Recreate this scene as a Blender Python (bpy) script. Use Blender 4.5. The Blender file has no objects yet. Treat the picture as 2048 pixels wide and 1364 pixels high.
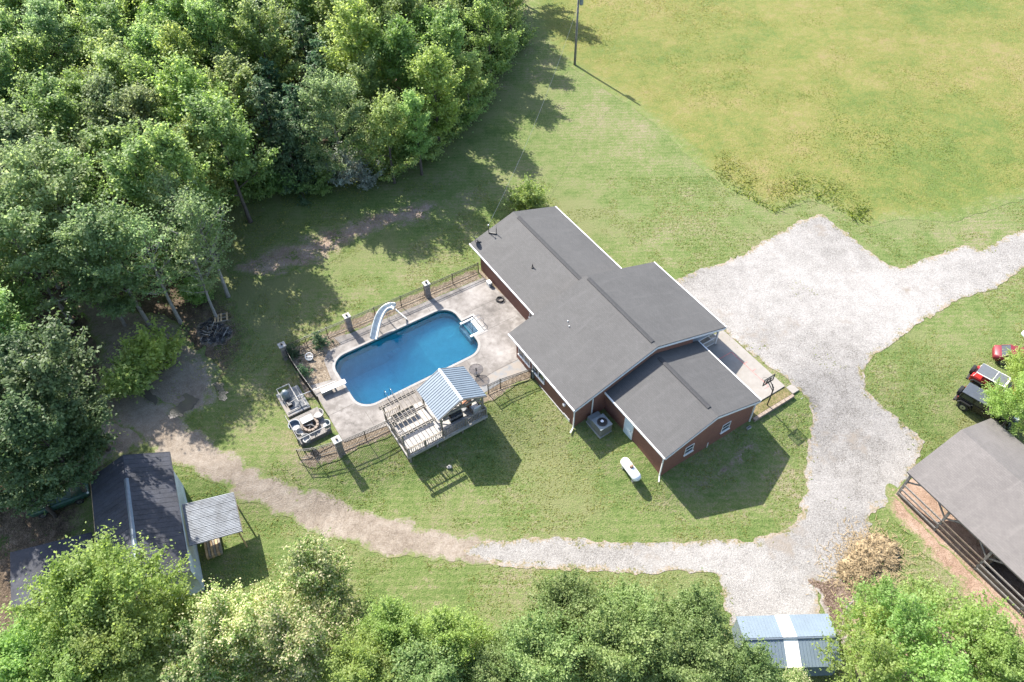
import bpy, math, random
import numpy as np
from mathutils import Vector, Matrix
from mathutils.geometry import tessellate_polygon
SC = bpy.context.scene
COL = SC.collection
rnd = random.Random(7)
R = math.radians

# ------------------------------------------------------------------ camera
CAM_H = 54.0
FPX, PITCH, ROLL = 1560.0, R(49.35), R(-1.2)      # focal length in pixels of the 2048 px wide photograph
_cp, _sp = math.cos(PITCH), math.sin(PITCH)
_r0 = np.array([1.0, 0, 0]); FWD = np.array([0, _cp, -_sp]); _u0 = np.array([0, _sp, _cp])
_cr, _sr = math.cos(ROLL), math.sin(ROLL)
RIGHT = _cr * _r0 + _sr * _u0
UP = -_sr * _r0 + _cr * _u0
EYE = np.array([0, 0, CAM_H])
cam = bpy.data.cameras.new('camera')
cam_ob = bpy.data.objects.new('camera', cam)
COL.objects.link(cam_ob)
cam.sensor_width = 36.0
cam.lens = FPX / 2048 * 36
cam.clip_end = 3000
cam_ob.matrix_world = Matrix(((RIGHT[0], UP[0], -FWD[0], 0), (RIGHT[1], UP[1], -FWD[1], 0), (RIGHT[2], UP[2], -FWD[2], CAM_H), (0, 0, 0, 1)))
SC.camera = cam_ob

# ------------------------------------------------------------------ sky, sun, exposure
SUN_EL, SUN_AZ = R(41), R(127)                     # direction towards the sun in the xy plane, counted from +x
world = bpy.data.worlds.new('World')
SC.world = world
world.use_nodes = True
_wn = world.node_tree
_wn.nodes.clear()
_sky = _wn.nodes.new('ShaderNodeTexSky')
_sky.sky_type = 'NISHITA'
_sky.sun_disc = False
_sky.sun_elevation = SUN_EL
_sky.sun_rotation = R(90) - SUN_AZ
_sky.air_density = 1.0
_sky.dust_density = 1.5
_bg = _wn.nodes.new('ShaderNodeBackground')
_bg.inputs['Strength'].default_value = 0.13
_wo = _wn.nodes.new('ShaderNodeOutputWorld')
_wn.links.new(_sky.outputs[0], _bg.inputs[0])
_wn.links.new(_bg.outputs[0], _wo.inputs[0])
sun = bpy.data.lights.new('sun', 'SUN')
sun.energy = 4.4
sun.angle = R(0.53)
sun.color = (1.0, 0.95, 0.87)
sun_ob = bpy.data.objects.new('sun', sun)
COL.objects.link(sun_ob)
_sd = Vector((math.cos(SUN_AZ) * math.cos(SUN_EL), math.sin(SUN_AZ) * math.cos(SUN_EL), math.sin(SUN_EL)))
sun_ob.location = _sd * 200
sun_ob.rotation_euler = _sd.to_track_quat('Z', 'Y').to_euler()
SC.view_settings.view_transform = 'Standard'
SC.view_settings.look = 'None'
SC.view_settings.exposure = 1.74
SC.view_settings.gamma = 1.0
SC.view_settings.use_curve_mapping = False

# ------------------------------------------------------------------ terrain
YX = np.array([-140, -60, -25, -17.2, -14.2, -9.5, 1.6, 5.2, 11.5, 19.7, 25, 30, 36, 60, 140.0])
YY = np.array([30, 33, 34.2, 35.0, 35.6, 38.0, 41.5, 38.6, 34.2, 39.3, 43.5, 44.0, 44.0, 44, 44.0])
GX0, GX1, GY0, GY1, GS = -64.0, 76.0, 8.0, 136.0, 0.5
gx = np.arange(GX0, GX1 + .01, GS)
gy = np.arange(GY0, GY1 + .01, GS)

def lattice(seed):
    return np.random.RandomState(seed).rand(256, 256)
_lat = {}
def vnoise(x, y, scale, seed=0):
    """smooth value noise in 0..1; scale is the size of one bump in metres"""
    if seed not in _lat: _lat[seed] = lattice(seed)
    L = _lat[seed]
    x = np.asarray(x, float) / scale; y = np.asarray(y, float) / scale
    xi = np.floor(x).astype(int); yi = np.floor(y).astype(int)
    fx = x - xi; fy = y - yi
    fx = fx * fx * (3 - 2 * fx); fy = fy * fy * (3 - 2 * fy)
    a = L[xi % 256, yi % 256]; b = L[(xi + 1) % 256, yi % 256]
    c = L[xi % 256, (yi + 1) % 256]; d = L[(xi + 1) % 256, (yi + 1) % 256]
    return (a * (1 - fx) + b * fx) * (1 - fy) + (c * (1 - fx) + d * fx) * fy

def raw_terrain(x, y):
    yl = sum(np.interp(x + o, YX, YY) for o in (-2, -1, 0, 1, 2)) / 5
    ln = np.interp(x, [-200, 18, 30, 200], [6.5, 6.5, 12, 12])
    t = np.clip((yl - y) / ln, 0, 1)
    z = -1.2 * t * t * (3 - 2 * t)
    far = np.clip((y - 75) / 40, 0, 1)
    return z + far * 0.5 * (vnoise(x, y, 17, 3) - .5)
ZG = raw_terrain(*np.meshgrid(gx, gy, indexing='ij'))
def T(x, y):
    x = np.asarray(x, float); y = np.asarray(y, float)
    fx = np.clip((x - GX0) / GS, 0, len(gx) - 1.001); fy = np.clip((y - GY0) / GS, 0, len(gy) - 1.001)
    i = fx.astype(int); j = fy.astype(int); fx = fx - i; fy = fy - j
    return (ZG[i, j] * (1 - fx) + ZG[i + 1, j] * fx) * (1 - fy) + (ZG[i, j + 1] * (1 - fx) + ZG[i + 1, j + 1] * fx) * fy

def at(px, py, z=None):
    """world point seen at a pixel of the photograph, at height z or on the ground"""
    d = (px - 1024) * RIGHT - (py - 682) * UP + FPX * FWD
    zz = 0.0 if z is None else z
    for _ in range(1 if z is not None else 12):
        t = (zz - CAM_H) / d[2]
        p = EYE + t * d
        if z is None: zz = float(T(p[0], p[1]))
    return Vector((float(p[0]), float(p[1]), float(zz)))
def pts(L, z=None):
    return [tuple(at(a, b, z)[:2]) for a, b in L]

# ------------------------------------------------------------------ materials
def new_mat(name):
    m = bpy.data.materials.new(name)
    m.use_nodes = True
    nt = m.node_tree
    return m, nt, nt.nodes['Principled BSDF']
def N(nt, kind, **kw):
    n = nt.nodes.new(kind)
    for k, v in kw.items():
        if k.startswith('i_'):
            n.inputs[k[2:].replace('_', ' ')].default_value = v
        else:
            setattr(n, k, v)
    return n
K = 0.72                                            # tints below are on a bright scale; this brings them to real-world albedo
def rgba(c):
    k = K if max(c) < 0.56 else 1.0
    return (c[0] * k, c[1] * k, c[2] * k, 1.0)
def raw(c): return (c[0] / K, c[1] / K, c[2] / K)
def ramp(nt, fac, stops):
    r = N(nt, 'ShaderNodeValToRGB')
    el = r.color_ramp.elements
    while len(el) < len(stops): el.new(0.5)
    for e, (p, c) in zip(el, stops):
        e.position = p; e.color = rgba(c)
    nt.links.new(fac, r.inputs[0])
    return r.outputs[0]
def coords(nt): return N(nt, 'ShaderNodeTexCoord').outputs['Object']
def math_(nt, op, a, b=None, clamp=False):
    n = N(nt, 'ShaderNodeMath', operation=op, use_clamp=clamp)
    for i, q in enumerate((a, b)):
        if q is None: continue
        if isinstance(q, (int, float)): n.inputs[i].default_value = q
        else: nt.links.new(q, n.inputs[i])
    return n.outputs[0]
def noise_sum(nt, co, layers):
    """layers: (scale, weight, detail); centred on 0.5"""
    tot = None
    for sc, w, det in layers:
        n = N(nt, 'ShaderNodeTexNoise', i_Scale=sc, i_Detail=det, i_Roughness=0.6)
        nt.links.new(co, n.inputs['Vector'])
        s = math_(nt, 'MULTIPLY', math_(nt, 'SUBTRACT', n.outputs['Fac'], 0.5), w)
        tot = s if tot is None else math_(nt, 'ADD', tot, s)
    return math_(nt, 'ADD', tot, 0.5, True)
def mixc(nt, fac, a, b):
    n = N(nt, 'ShaderNodeMix', data_type='RGBA')
    for s, q in ((n.inputs[0], fac), (n.inputs[6], a), (n.inputs[7], b)):
        if isinstance(q, (int, float)): s.default_value = q
        elif isinstance(q, tuple): s.default_value = rgba(q)
        else: nt.links.new(q, s)
    return n.outputs[2]
def bump(nt, b, h, strength, dist):
    n = N(nt, 'ShaderNodeBump', i_Strength=strength, i_Distance=dist)
    nt.links.new(h, n.inputs['Height'])
    nt.links.new(n.outputs[0], b.inputs['Normal'])
def plain(name, col, rough=0.6, metal=0.0, var=0.12, scale=3.0, bmp=0.0):
    """a painted or natural surface of one colour with grain and light wear"""
    m, nt, b = new_mat(name)
    co = coords(nt)
    f = noise_sum(nt, co, [(scale, 1.0, 4), (scale * 9, 0.6, 2)])
    lo = tuple(c * (1 - var) for c in col); hi = tuple(min(1, c * (1 + var)) for c in col)
    nt.links.new(ramp(nt, f, [(0.3, lo), (0.7, hi)]), b.inputs['Base Color'])
    b.inputs['Roughness'].default_value = rough
    b.inputs['Metallic'].default_value = metal
    if bmp: bump(nt, b, f, 0.5, bmp)
    return m
def ground_mat(name, layers, stops, edge=None, edge_stops=None, bump_layers=None, bd=0.03, rough=0.95, extra=None, rows=0.0):
    m, nt, b = new_mat(name)
    co = coords(nt)
    v0 = noise_sum(nt, co, layers)
    if rows:                                        # faint mowing rows
        wv = N(nt, 'ShaderNodeTexWave', i_Scale=0.55, i_Distortion=2.5, i_Detail=2.0)
        wv.inputs['Detail Scale'].default_value = 0.6
        wv.bands_direction = 'Y'
        nt.links.new(co, wv.inputs['Vector'])
        v0 = math_(nt, 'ADD', v0, math_(nt, 'MULTIPLY', math_(nt, 'SUBTRACT', wv.outputs['Fac'], 0.5), rows))
    c = ramp(nt, v0, stops)
    if extra:                                       # second colour family in patches
        lay, lo, hi, col = extra
        f = noise_sum(nt, co, lay)
        mr = N(nt, 'ShaderNodeMapRange', i_From_Min=lo, i_From_Max=hi)
        nt.links.new(f, mr.inputs[0])
        c = mixc(nt, mr.outputs[0], c, col)
    if edge_stops:
        at_ = N(nt, 'ShaderNodeAttribute', attribute_name='edge')
        f = noise_sum(nt, co, [(1.3, 1.2, 4), (6, 0.9, 3)])
        e = math_(nt, 'ADD', at_.outputs['Fac'], math_(nt, 'MULTIPLY', math_(nt, 'SUBTRACT', f, 0.5), 1.6))
        mr = N(nt, 'ShaderNodeMapRange', i_From_Min=edge[0], i_From_Max=edge[1])
        nt.links.new(e, mr.inputs[0])
        g = ramp(nt, noise_sum(nt, co, [(0.9, 1, 4), (7, 1.0, 3)]), edge_stops)
        c = mixc(nt, mr.outputs[0], g, c)
    nt.links.new(c, b.inputs['Base Color'])
    b.inputs['Roughness'].default_value = rough
    b.inputs['Specular IOR Level'].default_value = 0.15
    if bump_layers: bump(nt, b, noise_sum(nt, co, bump_layers), 0.9, bd)
    return m

GRASS = [(0.16, (0.085, 0.135, 0.033)), (0.38, (0.135, 0.185, 0.053)), (0.54, (0.172, 0.205, 0.072)), (0.70, (0.225, 0.215, 0.11)), (0.90, (0.285, 0.24, 0.16))]
M = {}
M['lawn'] = ground_mat('lawn_grass', [(0.07, 0.8, 3), (0.3, 0.8, 4), (1.3, 0.7, 4), (4.5, 0.8, 3), (11, 1.0, 3)], GRASS,
                       bump_layers=[(4, 0.6, 3), (10, 0.8, 3)], bd=0.14, rows=0.10,
                       extra=([(0.045, 1.0, 2), (0.6, 0.35, 3), (11, 0.35, 2)], 0.50, 0.64, (0.195, 0.205, 0.088)))
M['field'] = ground_mat('field_grass', [(0.05, 1.0, 3), (0.22, 0.7, 4), (1.0, 0.6, 4), (5, 0.7, 3)],
                        [(0.26, (0.108, 0.152, 0.036)), (0.43, (0.152, 0.172, 0.044)), (0.57, (0.188, 0.187, 0.054)), (0.74, (0.228, 0.198, 0.078)), (0.9, (0.25, 0.19, 0.095))],
                        edge=(0.0, 0.9), edge_stops=GRASS,
                        bump_layers=[(1.2, 0.7, 4), (6, 0.8, 3)], bd=0.10)
M['gravel'] = ground_mat('white_gravel', [(0.09, 0.8, 3), (0.9, 0.5, 4), (7, 0.7, 2), (22, 1.5, 2)],
                         [(0.12, (0.12, 0.108, 0.096)), (0.36, (0.262, 0.246, 0.228)), (0.6, (0.35, 0.33, 0.308)), (0.88, (0.455, 0.432, 0.408))],
                         edge=(0.0, 0.3), edge_stops=[(0.35, (0.15, 0.16, 0.06)), (0.5, (0.30, 0.24, 0.16)), (0.65, (0.36, 0.30, 0.24))],
                         bump_layers=[(9, 0.7, 2), (20, 0.9, 1)], bd=0.05,
                         extra=([(0.16, 1.0, 3), (1.5, 0.4, 3)], 0.60, 0.72, (0.27, 0.235, 0.20)))
M['dirt'] = ground_mat('sandy_dirt', [(0.3, 0.6, 4), (1.6, 0.6, 4), (9, 0.7, 3)],
                       [(0.25, (0.17, 0.135, 0.105)), (0.5, (0.275, 0.228, 0.182)), (0.75, (0.36, 0.31, 0.258))],
                       edge=(0.0, 0.5), edge_stops=GRASS, bump_layers=[(2, 0.9, 4), (12, 0.6, 3)], bd=0.08,
                       extra=([(0.5, 0.9, 4), (3, 0.7, 3)], 0.68, 0.78, (0.15, 0.165, 0.06)))
M['soil'] = ground_mat('bare_soil', [(0.4, 0.7, 4), (2.5, 0.6, 4), (10, 0.6, 2)],
                       [(0.25, (0.19, 0.13, 0.10)), (0.5, (0.33, 0.245, 0.19)), (0.75, (0.43, 0.345, 0.28))],
                       edge=(0.2, 0.9), edge_stops=GRASS, bump_layers=[(3, 0.9, 4), (14, 0.7, 3)], bd=0.12,
                       extra=([(0.7, 0.9, 4), (4, 0.7, 3)], 0.56, 0.66, (0.13, 0.165, 0.05)))
M['redsoil'] = ground_mat('red_clay_soil', [(0.5, 0.6, 4), (3, 0.7, 4), (12, 0.6, 2)],
                          [(0.25, (0.20, 0.125, 0.085)), (0.5, (0.35, 0.24, 0.175)), (0.75, (0.44, 0.33, 0.26))],
                          edge=(0.15, 0.7), edge_stops=GRASS, bump_layers=[(3, 0.9, 4), (14, 0.7, 3)], bd=0.08)
M['floor'] = ground_mat('woodland_floor', [(0.25, 0.6, 4), (1.4, 0.8, 4), (8, 0.8, 3)],
                        [(0.25, (0.045, 0.035, 0.025)), (0.5, (0.13, 0.095, 0.065)), (0.75, (0.25, 0.19, 0.14))],
                        edge=(0.1, 0.7), edge_stops=GRASS, bump_layers=[(2, 0.9, 4), (11, 0.8, 3)], bd=0.15,
                        extra=([(0.5, 1.0, 4), (5, 0.6, 3)], 0.58, 0.66, (0.07, 0.10, 0.03)))
M['mulch'] = ground_mat('leaf_mulch', [(1.0, 0.5, 3), (9, 1.2, 3), (28, 1.2, 2)],
                        [(0.22, (0.10, 0.075, 0.05)), (0.5, (0.25, 0.195, 0.14)), (0.78, (0.42, 0.35, 0.27))],
                        edge=(0.05, 0.45), edge_stops=GRASS, bump_layers=[(12, 0.9, 3), (30, 0.8, 2)], bd=0.06)
M['strip'] = ground_mat('weedy_bed', [(1.0, 0.6, 3), (5, 1.0, 3), (20, 1.0, 2)], [(0.25, (0.08, 0.10, 0.03)), (0.5, (0.17, 0.15, 0.06)), (0.75, (0.27, 0.2, 0.12))], bump_layers=[(8, 0.9, 3)], bd=0.1)
M['chips'] = ground_mat('dark_wood_mulch', [(1.0, 0.5, 3), (9, 1.2, 3), (28, 1.4, 2)],
                        [(0.22, (0.05, 0.03, 0.022)), (0.5, (0.17, 0.115, 0.085)), (0.78, (0.33, 0.25, 0.20))],
                        edge=(0.05, 0.4), edge_stops=[(0.4, (0.3, 0.26, 0.22)), (0.6, (0.4, 0.36, 0.32))], bump_layers=[(12, 0.9, 3), (30, 0.8, 2)], bd=0.08)
M['ash'] = ground_mat('burnt_ash', [(2.0, 0.9, 4), (12, 1.0, 3)],
                      [(0.3, (0.012, 0.012, 0.013)), (0.55, (0.07, 0.065, 0.065)), (0.75, (0.30, 0.29, 0.29))],
                      edge=(0.1, 0.6), edge_stops=[(0.4, (0.15, 0.11, 0.08)), (0.6, (0.25, 0.2, 0.15))], bump_layers=[(5, 0.9, 4)], bd=0.2)
def concrete(name, stops, wear):
    return ground_mat(name, [(0.35, 0.8, 4), (2.0, 0.6, 5), (14, 0.35, 3)], stops, rough=0.85,
                      bump_layers=[(20, 0.6, 2)], bd=0.01, extra=([(0.22, 1.0, 4), (1.8, 0.5, 4)], 0.50, 0.62, wear))
M['deck'] = concrete('pool_deck_concrete', [(0.28, (0.15, 0.135, 0.122)), (0.5, (0.275, 0.25, 0.228)), (0.72, (0.37, 0.345, 0.32))], (0.20, 0.18, 0.162))
M['coping'] = concrete('pool_coping', [(0.3, (0.30, 0.28, 0.26)), (0.7, (0.40, 0.38, 0.36))], (0.33, 0.31, 0.29))
M['patio'] = concrete('patio_concrete', [(0.3, (0.29, 0.265, 0.235)), (0.7, (0.36, 0.335, 0.305))], (0.31, 0.28, 0.245))
M['slab'] = concrete('damp_slab', [(0.3, (0.19, 0.20, 0.21)), (0.7, (0.30, 0.30, 0.295))], (0.30, 0.265, 0.23))

def shingle(name, base):
    m, nt, b = new_mat(name)
    uv = N(nt, 'ShaderNodeUVMap').outputs[0]
    br = N(nt, 'ShaderNodeTexBrick', i_Scale=1.0)
    br.offset = 0.5
    br.inputs['Brick Width'].default_value = 0.33
    br.inputs['Row Height'].default_value = 0.145
    br.inputs['Mortar Size'].default_value = 0.012
    br.inputs['Color1'].default_value = rgba(tuple(c * 0.84 for c in base))
    br.inputs['Color2'].default_value = rgba(tuple(c * 1.16 for c in base))
    br.inputs['Mortar'].default_value = rgba(tuple(c * 0.55 for c in base))
    nt.links.new(uv, br.inputs['Vector'])
    co = coords(nt)
    f = noise_sum(nt, co, [(0.25, 0.7, 4), (1.3, 0.5, 4), (16, 0.6, 2)])
    c = mixc(nt, 0.55, br.outputs['Color'], ramp(nt, f, [(0.25, tuple(q * 0.72 for q in base)), (0.5, base), (0.75, tuple(q * 1.3 for q in base))]))
    mp = N(nt, 'ShaderNodeMapping'); mp.inputs['Scale'].default_value = (1.1, 0.16, 1)
    nt.links.new(uv, mp.inputs[0])
    st_ = N(nt, 'ShaderNodeMapRange', i_From_Min=0.55, i_From_Max=0.75)
    nt.links.new(noise_sum(nt, mp.outputs[0], [(1.0, 1.0, 4), (3.0, 0.5, 3)]), st_.inputs[0])
    c = mixc(nt, math_(nt, 'MULTIPLY', st_.outputs[0], 0.5), c, tuple(q * 1.35 for q in base))
    f2 = noise_sum(nt, co, [(42, 1.6, 2)])
    mr = N(nt, 'ShaderNodeMapRange', i_From_Min=0.72, i_From_Max=0.85)
    nt.links.new(f2, mr.inputs[0])
    c = mixc(nt, mr.outputs[0], c, tuple(q * 1.9 for q in base))
    nt.links.new(c, b.inputs['Base Color'])
    b.inputs['Roughness'].default_value = 0.8
    bump(nt, b, br.outputs['Fac'], -0.4, 0.012)
    return m
M['shingle'] = shingle('charcoal_shingles', (0.079, 0.0765, 0.075))
M['shingle_brown'] = shingle('weathered_shingles', (0.175, 0.157, 0.146))
def bricks(name):
    m, nt, b = new_mat(name)
    uv = N(nt, 'ShaderNodeUVMap').outputs[0]
    br = N(nt, 'ShaderNodeTexBrick', i_Scale=1.0)
    br.inputs['Brick Width'].default_value = 0.215
    br.inputs['Row Height'].default_value = 0.075
    br.inputs['Mortar Size'].default_value = 0.009
    br.inputs['Color1'].default_value = (0.125, 0.046, 0.030, 1)
    br.inputs['Color2'].default_value = (0.185, 0.073, 0.046, 1)
    br.inputs['Mortar'].default_value = (0.2, 0.13, 0.10, 1)
    nt.links.new(uv, br.inputs['Vector'])
    f = noise_sum(nt, coords(nt), [(0.6, 0.8, 4), (5, 0.6, 3)])
    c = mixc(nt, 0.35, br.outputs['Color'], ramp(nt, f, [(0.3, (0.14, 0.05, 0.032)), (0.7, (0.27, 0.10, 0.062))]))
    nt.links.new(c, b.inputs['Base Color'])
    b.inputs['Roughness'].default_value = 0.85
    bump(nt, b, br.outputs['Fac'], -0.5, 0.01)
    return m
M['brick'] = bricks('red_brick')
M['white'] = plain('white_trim_paint', (0.62, 0.61, 0.59), 0.5, var=0.06)
M['white_wall'] = plain('white_siding_paint', (0.52, 0.57, 0.60), 0.55, var=0.10, scale=0.7)
M['offwhite'] = plain('offwhite_plastic', (0.62, 0.61, 0.58), 0.45, var=0.12)
M['fiberglass'] = plain('white_fibreglass', (0.50, 0.53, 0.52), 0.3, var=0.06)
M['galv'] = plain('grey_metal_roof', (0.25, 0.295, 0.335), 0.38, 0.35, var=0.08, scale=1.2)
M['rust_galv'] = plain('weathered_corrugated_metal', (0.16, 0.175, 0.195), 0.6, 0.1, var=0.4, scale=1.2)
M['bluemetal'] = plain('blue_grey_metal_sheet', (0.20, 0.25, 0.295), 0.45, 0.2, var=0.08, scale=1.0)
M['skylight'] = plain('translucent_panel', (0.72, 0.70, 0.64), 0.4, var=0.06)
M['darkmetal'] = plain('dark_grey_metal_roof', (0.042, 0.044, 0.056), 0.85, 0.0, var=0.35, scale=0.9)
M['ridgecap'] = plain('pale_ridge_cap', (0.15, 0.185, 0.22), 0.4, 0.3, var=0.15)
M['black'] = plain('black_powder_coat', (0.014, 0.014, 0.015), 0.45, var=0.3)
M['iron'] = plain('dark_iron', (0.035, 0.03, 0.028), 0.6, var=0.3)
M['rubber'] = plain('tyre_rubber', (0.016, 0.016, 0.017), 0.8, var=0.3)
M['chrome'] = plain('pale_alloy', (0.45, 0.46, 0.47), 0.3, 0.8, var=0.1)
M['steel'] = plain('bright_steel', (0.55, 0.57, 0.6), 0.25, 0.9, var=0.08)
M['stone'] = plain('pillar_stone', (0.27, 0.225, 0.195), 0.9, var=0.5, scale=4, bmp=0.03)
M['capstone'] = plain('pale_cap_stone', (0.42, 0.40, 0.37), 0.85, var=0.15, scale=5, bmp=0.01)
M['block'] = plain('tan_block', (0.30, 0.235, 0.185), 0.9, var=0.3, scale=5, bmp=0.02)
M['cinder'] = plain('concrete_block', (0.42, 0.41, 0.39), 0.9, var=0.15, scale=6, bmp=0.01)
M['wood_pale'] = plain('pale_treated_wood', (0.29, 0.25, 0.20), 0.8, var=0.25, scale=5)
M['wood_white'] = plain('whitewashed_deck_boards', (0.42, 0.395, 0.365), 0.75, var=0.2, scale=3)
M['wood_grey'] = plain('weathered_grey_wood', (0.235, 0.215, 0.195), 0.85, var=0.35, scale=4)
M['wood_dark'] = plain('dark_barn_wood', (0.15, 0.115, 0.085), 0.85, var=0.4, scale=4)
M['wood_tan'] = plain('fresh_sawn_wood', (0.46, 0.31, 0.17), 0.8, var=0.25, scale=4)
M['bark'] = plain('tree_bark', (0.105, 0.085, 0.07), 0.95, var=0.4, scale=4, bmp=0.04)
M['bark_pale'] = plain('pale_dead_bark', (0.33, 0.30, 0.27), 0.95, var=0.3, scale=4, bmp=0.03)
M['tank'] = plain('white_tank_paint', (0.74, 0.74, 0.74), 0.35, var=0.05)
M['rusty'] = plain('rust_tan_cap', (0.42, 0.25, 0.17), 0.7, var=0.25, scale=6)
M['hvac'] = plain('grey_hvac_steel', (0.25, 0.285, 0.295), 0.45, 0.2, var=0.1)
M['hvac_pale'] = plain('tan_hvac_panel', (0.24, 0.235, 0.21), 0.55, 0.1, var=0.2)
M['door'] = plain('pale_blue_door_paint', (0.50, 0.57, 0.60), 0.5, var=0.06)
M['blackcar'] = plain('black_car_paint', (0.012, 0.012, 0.014), 0.22, var=0.2)
M['hardtop'] = plain('dark_grey_hardtop', (0.075, 0.085, 0.105), 0.45, var=0.12)
M['redcar'] = plain('red_car_paint', (0.40, 0.022, 0.018), 0.4, var=0.08)
M['maroon'] = plain('maroon_car_paint', (0.20, 0.016, 0.026), 0.45, var=0.1)
M['softtop'] = plain('grey_roof_panel', (0.12, 0.13, 0.15), 0.6, var=0.1)
M['greencar'] = plain('dark_green_car_paint', (0.035, 0.10, 0.07), 0.35, var=0.3)
M['palecar'] = plain('pale_blue_car_paint', (0.48, 0.60, 0.66), 0.25, var=0.05)
M['straw'] = plain('golden_straw', (0.37, 0.275, 0.155), 0.95, var=0.35, scale=5, bmp=0.08)
M['redline'] = plain('red_line_paint', (0.52, 0.16, 0.14), 0.8, var=0.3)
M['joint'] = plain('dark_joint', (0.13, 0.115, 0.10), 0.95, var=0.3)
M['cushion'] = plain('brown_cushion', (0.33, 0.15, 0.08), 0.8, var=0.2)
M['teal'] = plain('faded_blue_plastic', (0.15, 0.20, 0.25), 0.5, var=0.15)  # blue darkened to carry the shade over the platform chairs
def glass_mat(name, col, rough=0.08):
    m, nt, b = new_mat(name)
    b.inputs['Base Color'].default_value = rgba(col)
    b.inputs['Roughness'].default_value = rough
    b.inputs['Specular IOR Level'].default_value = 0.8
    f = N(nt, 'ShaderNodeTexNoise', i_Scale=0.8)
    bump(nt, b, f.outputs[0], 0.05, 0.02)
    return m
M['glass'] = glass_mat('window_glass', (0.03, 0.045, 0.055))
M['carglass'] = glass_mat('car_glass', (0.02, 0.028, 0.032))
M['screen'] = glass_mat('pale_glass', (0.14, 0.2, 0.2))
def leaf_mat(name, dark, mid, light, trans=0.35, hue=0.02, val=0.22):
    m, nt, b = new_mat(name)
    nt.nodes.remove(b)
    a = N(nt, 'ShaderNodeAttribute', attribute_name='tint')
    c = ramp(nt, a.outputs['Fac'], [(0.1, raw(dark) if max(raw(dark)) < .56 else dark), (0.5, raw(mid) if max(raw(mid)) < .56 else mid), (0.92, raw(light) if max(raw(light)) < .56 else light)])
    oi = N(nt, 'ShaderNodeObjectInfo')
    hs = N(nt, 'ShaderNodeHueSaturation')
    nt.links.new(math_(nt, 'ADD', math_(nt, 'MULTIPLY', math_(nt, 'SUBTRACT', oi.outputs['Random'], 0.5), 2 * hue), 0.5), hs.inputs['Hue'])
    r2 = math_(nt, 'FRACT', math_(nt, 'MULTIPLY', oi.outputs['Random'], 37.7))
    nt.links.new(math_(nt, 'ADD', math_(nt, 'MULTIPLY', math_(nt, 'SUBTRACT', r2, 0.5), 2 * val), 1.0), hs.inputs['Value'])
    nt.links.new(c, hs.inputs['Color'])
    pb = N(nt, 'ShaderNodeBsdfPrincipled', i_Roughness=0.55)
    pb.inputs['Specular IOR Level'].default_value = 0.3
    tr = N(nt, 'ShaderNodeBsdfTranslucent')
    nt.links.new(hs.outputs[0], pb.inputs['Base Color'])
    h2 = N(nt, 'ShaderNodeHueSaturation', i_Hue=0.485, i_Saturation=1.1, i_Value=1.5)
    nt.links.new(hs.outputs[0], h2.inputs['Color'])
    nt.links.new(h2.outputs[0], tr.inputs['Color'])
    mx = N(nt, 'ShaderNodeMixShader', i_Fac=trans)
    nt.links.new(pb.outputs[0], mx.inputs[1]); nt.links.new(tr.outputs[0], mx.inputs[2])
    nt.links.new(mx.outputs[0], nt.nodes['Material Output'].inputs[0])
    return m
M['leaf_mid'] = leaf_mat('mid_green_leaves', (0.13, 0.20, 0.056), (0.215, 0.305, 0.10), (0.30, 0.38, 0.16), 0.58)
M['leaf_deep'] = leaf_mat('deep_green_shaded_leaves', (0.05, 0.09, 0.035), (0.095, 0.15, 0.06), (0.16, 0.22, 0.10), 0.42)  # deep green species, with the wood's partial shade also put into the colour
M['leaf_bright'] = leaf_mat('bright_green_leaves', (0.165, 0.255, 0.06), (0.25, 0.35, 0.10), (0.335, 0.43, 0.165), 0.58)
M['leaf_pale'] = leaf_mat('pale_grey_green_leaves', (0.145, 0.21, 0.085), (0.24, 0.32, 0.14), (0.345, 0.41, 0.22), 0.58)
M['leaf_dark'] = leaf_mat('dark_evergreen_leaves', (0.04, 0.085, 0.038), (0.08, 0.14, 0.065), (0.13, 0.20, 0.09), 0.4)
M['leaf_silver'] = leaf_mat('silvery_leaves', (0.13, 0.165, 0.125), (0.26, 0.29, 0.235), (0.42, 0.44, 0.38), 0.3)
M['leaf_cream'] = leaf_mat('cream_flowering_leaves', (0.12, 0.19, 0.05), (0.21, 0.30, 0.09), (0.60, 0.55, 0.33), 0.5)
M['leaf_oak'] = leaf_mat('glossy_green_leaves', (0.095, 0.155, 0.045), (0.16, 0.235, 0.075), (0.27, 0.33, 0.14), 0.48)
M['grassblade'] = leaf_mat('grass_blades', (0.13, 0.175, 0.036), (0.19, 0.205, 0.052), (0.265, 0.24, 0.088), 0.5, 0, 0)

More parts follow.
